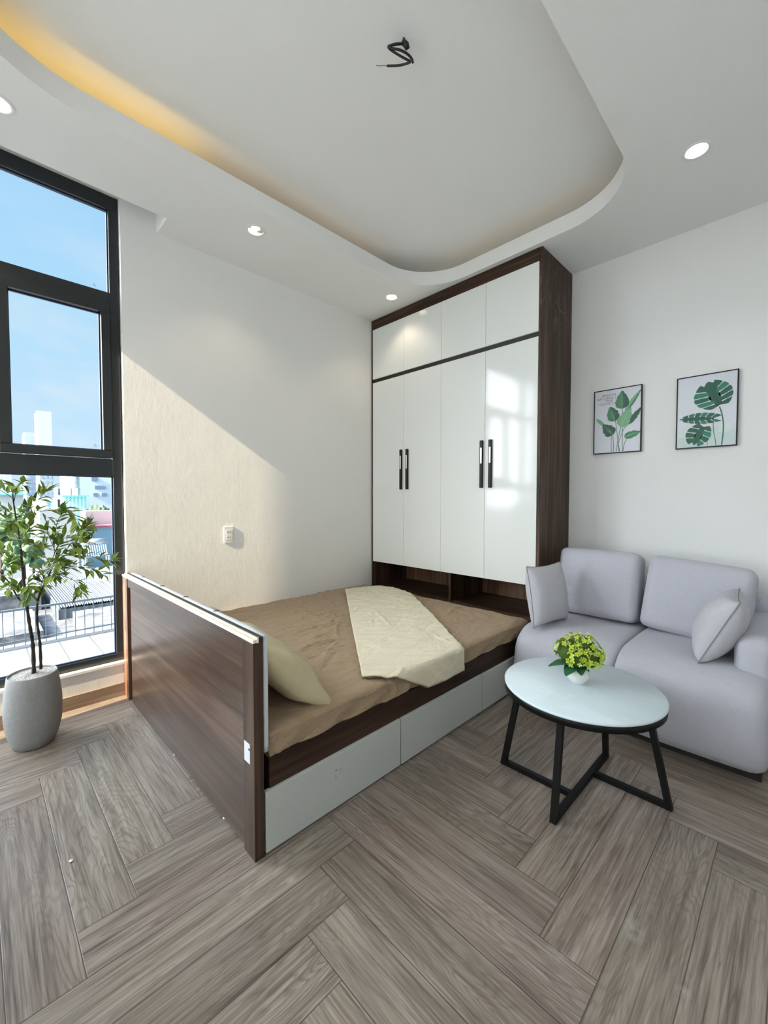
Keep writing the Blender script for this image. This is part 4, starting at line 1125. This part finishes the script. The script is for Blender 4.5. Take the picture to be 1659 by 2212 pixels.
def far_tree(x, y, z0, z1, r, lab, seed):
    t = thing('tree', lab, 'tree', (x, y, z0), 0, 'trees among the houses'); h = z1 - z0; rnd = random.Random(seed)
    bm = bmesh.new(); add_tube(bm, [(0, 0, 0), (.1, 0, h * .6)], [.12, .07], 7); obj('trunk', bm, M_bark, t)
    bm = bmesh.new()
    for k in range(14):
        c = Vector((rnd.uniform(-.7, .7) * r, rnd.uniform(-.8, .8) * r, h * rnd.uniform(.5, .92)))
        q = bmesh.ops.create_icosphere(bm, subdivisions=3, radius=r * rnd.uniform(.3, .5), matrix=Matrix.Translation(c))
        for v in q['verts']: v.co += (v.co - c) * mnoise.noise(v.co * 4.0) * .6
    obj('crown', bm, M_tree, t)
far_tree(-45, 8.4, -6, .8, 1.1, 'round green tree in front of the hazy blue house', 1)
far_tree(-47, 10.6, -6, .6, .8, 'smaller green tree at the window frame, before the hazy blue house', 2)
far_tree(-50, 4.1, -7, .7, 1.3, 'green tree beside the cream upper storey', 3)
far_tree(-35, 1.3, -5, .2, 1.2, 'green tree low behind the potted tree leaves', 4)
far_tree(-27, 1.9, -3.6, -1.2, .8, 'bush at the near corner of the metal roof', 5)

# ================================================================== LIGHT
SUN = Vector((-.068, 1.0, -.625)).normalized()
SKYGLOW = 16.0
ld = bpy.data.lights.new('sun', 'SUN'); ld.energy = 19.0; ld.angle = math.radians(.42); ld.color = (1.0, .81, .56)
lo = bpy.data.objects.new('sun', ld); COL.objects.link(lo); lo.rotation_euler = (-SUN).to_track_quat('Z', 'Y').to_euler()
def spot(x, y, e, col, size=110, blend=.6):
    l = bpy.data.lights.new('downlight_beam', 'SPOT'); l.energy = e; l.color = col; l.spot_size = math.radians(size); l.spot_blend = blend; l.shadow_soft_size = .03
    q = bpy.data.objects.new('downlight_beam', l); COL.objects.link(q); q.location = (x, y, HS - .006)
for (x, y, lab, mb) in DL: spot(x, y, 5.5, (1, .84, .62) if mb is M_bulb_w else (.93, .97, 1))
def strip(x, y, z, lx, ly, e, col, d):
    l = bpy.data.lights.new('cove_strip', 'AREA'); l.shape = 'RECTANGLE'; l.size = lx; l.size_y = ly; l.energy = e; l.color = col
    q = bpy.data.objects.new('cove_strip', l); COL.objects.link(q); q.location = (x, y, z)
    q.rotation_euler = Vector(d).to_track_quat('-Z', 'Y').to_euler()
strip(.600, .42, HS + .03, .02, .95, .44, (1, .60, .07), (0, 0, 1))
strip(.600, 1.62, HS + .03, .02, 1.2, .11, (1, .64, .24), (0, 0, 1))
strip(1.45, 2.697, HS + .03, 1.3, .02, .08, (1, .68, .28), (0, 0, 1))

Wd = bpy.data.worlds.new('World'); S.world = Wd; Wd.use_nodes = True; nt = Wd.node_tree
g = G(nt); bg = nt.nodes['Background']
d = g.v('NORMALIZE', g.coord('Generated')); z = g.sep(d)[2]
sky = g.ramp(g.m('ADD', g.m('MULTIPLY', z, 1.0), .0, clamp=True), [(0, (.66, .82, .96)), (.10, (.58, .79, .98)), (.35, (.43, .72, .97)), (1, (.26, .52, .90))])
cl = g.noise(g.map(d, (3.0, 3.0, 9.0), loc=(2.1, .4, .3)), 1.0, 6, .58, .3)
cm = g.m('MULTIPLY', g.m('SUBTRACT', cl, .47, clamp=True), 4.5, clamp=True)
cm = g.m('MULTIPLY', cm, g.m('SUBTRACT', 1.0, g.m('MULTIPLY', g.m('SUBTRACT', z, .22, clamp=True), 3.0, clamp=True), clamp=True))
sky = g.mix(g.m('MULTIPLY', cm, .6), sky, (.80, .86, .93))
# bright hazy half of the sky, on the sun's side of the building
dt = g.v('DOT_PRODUCT', d, tuple(Vector((-.36, -.92, .12)).normalized()))
dt = g.m('DIVIDE', g.m('SUBTRACT', dt, .38), .42, clamp=True)
glow = g.m('MULTIPLY', g.m('MULTIPLY', g.m('MULTIPLY', dt, dt), g.m('SUBTRACT', 3.0, g.m('MULTIPLY', dt, 2.0))), SKYGLOW)
glow = g.m('MULTIPLY', glow, g.m('GREATER_THAN', z, -.02))
tot = g.v('ADD', sky, g.v('MULTIPLY', g.comb(glow, glow, glow), (.935, .985, 1.05)))
g.l.new(tot, bg.inputs['Color']); bg.inputs['Strength'].default_value = 1.0

# ================================================================== CAMERA
cd = bpy.data.cameras.new('camera'); cam = bpy.data.objects.new('camera', cd); COL.objects.link(cam)
F, YAW, PITCH, ROLL = 897.034, math.radians(45.2625), math.radians(1.8805), math.radians(.0201)
cd.sensor_fit = 'HORIZONTAL'; cd.sensor_width = 36.0; cd.lens = 36.0 * F / 1659.0; cd.clip_start = .02; cd.clip_end = 900
cam.location = (2.875, 0, 1.19)
fw = Vector((-math.sin(YAW) * math.cos(PITCH), math.cos(YAW) * math.cos(PITCH), -math.sin(PITCH)))
rtv = Vector((math.cos(YAW), math.sin(YAW), 0)); upv = rtv.cross(fw)
r2 = rtv * math.cos(ROLL) + upv * math.sin(ROLL); u2 = upv * math.cos(ROLL) - rtv * math.sin(ROLL)
cam.rotation_euler = Matrix((r2, u2, -fw)).transposed().to_euler()
S.camera = cam
vs = S.view_settings; vs.view_transform = 'Standard'; vs.look = 'None'; vs.gamma = 1.0; vs.exposure = 0.10; vs.use_curve_mapping = False
cy = S.cycles
cy.max_bounces = 14; cy.diffuse_bounces = 8; cy.glossy_bounces = 5; cy.transparent_max_bounces = 12; cy.sample_clamp_indirect = 6.0
cy.use_denoising = True; cy.caustics_reflective = False; cy.caustics_refractive = False
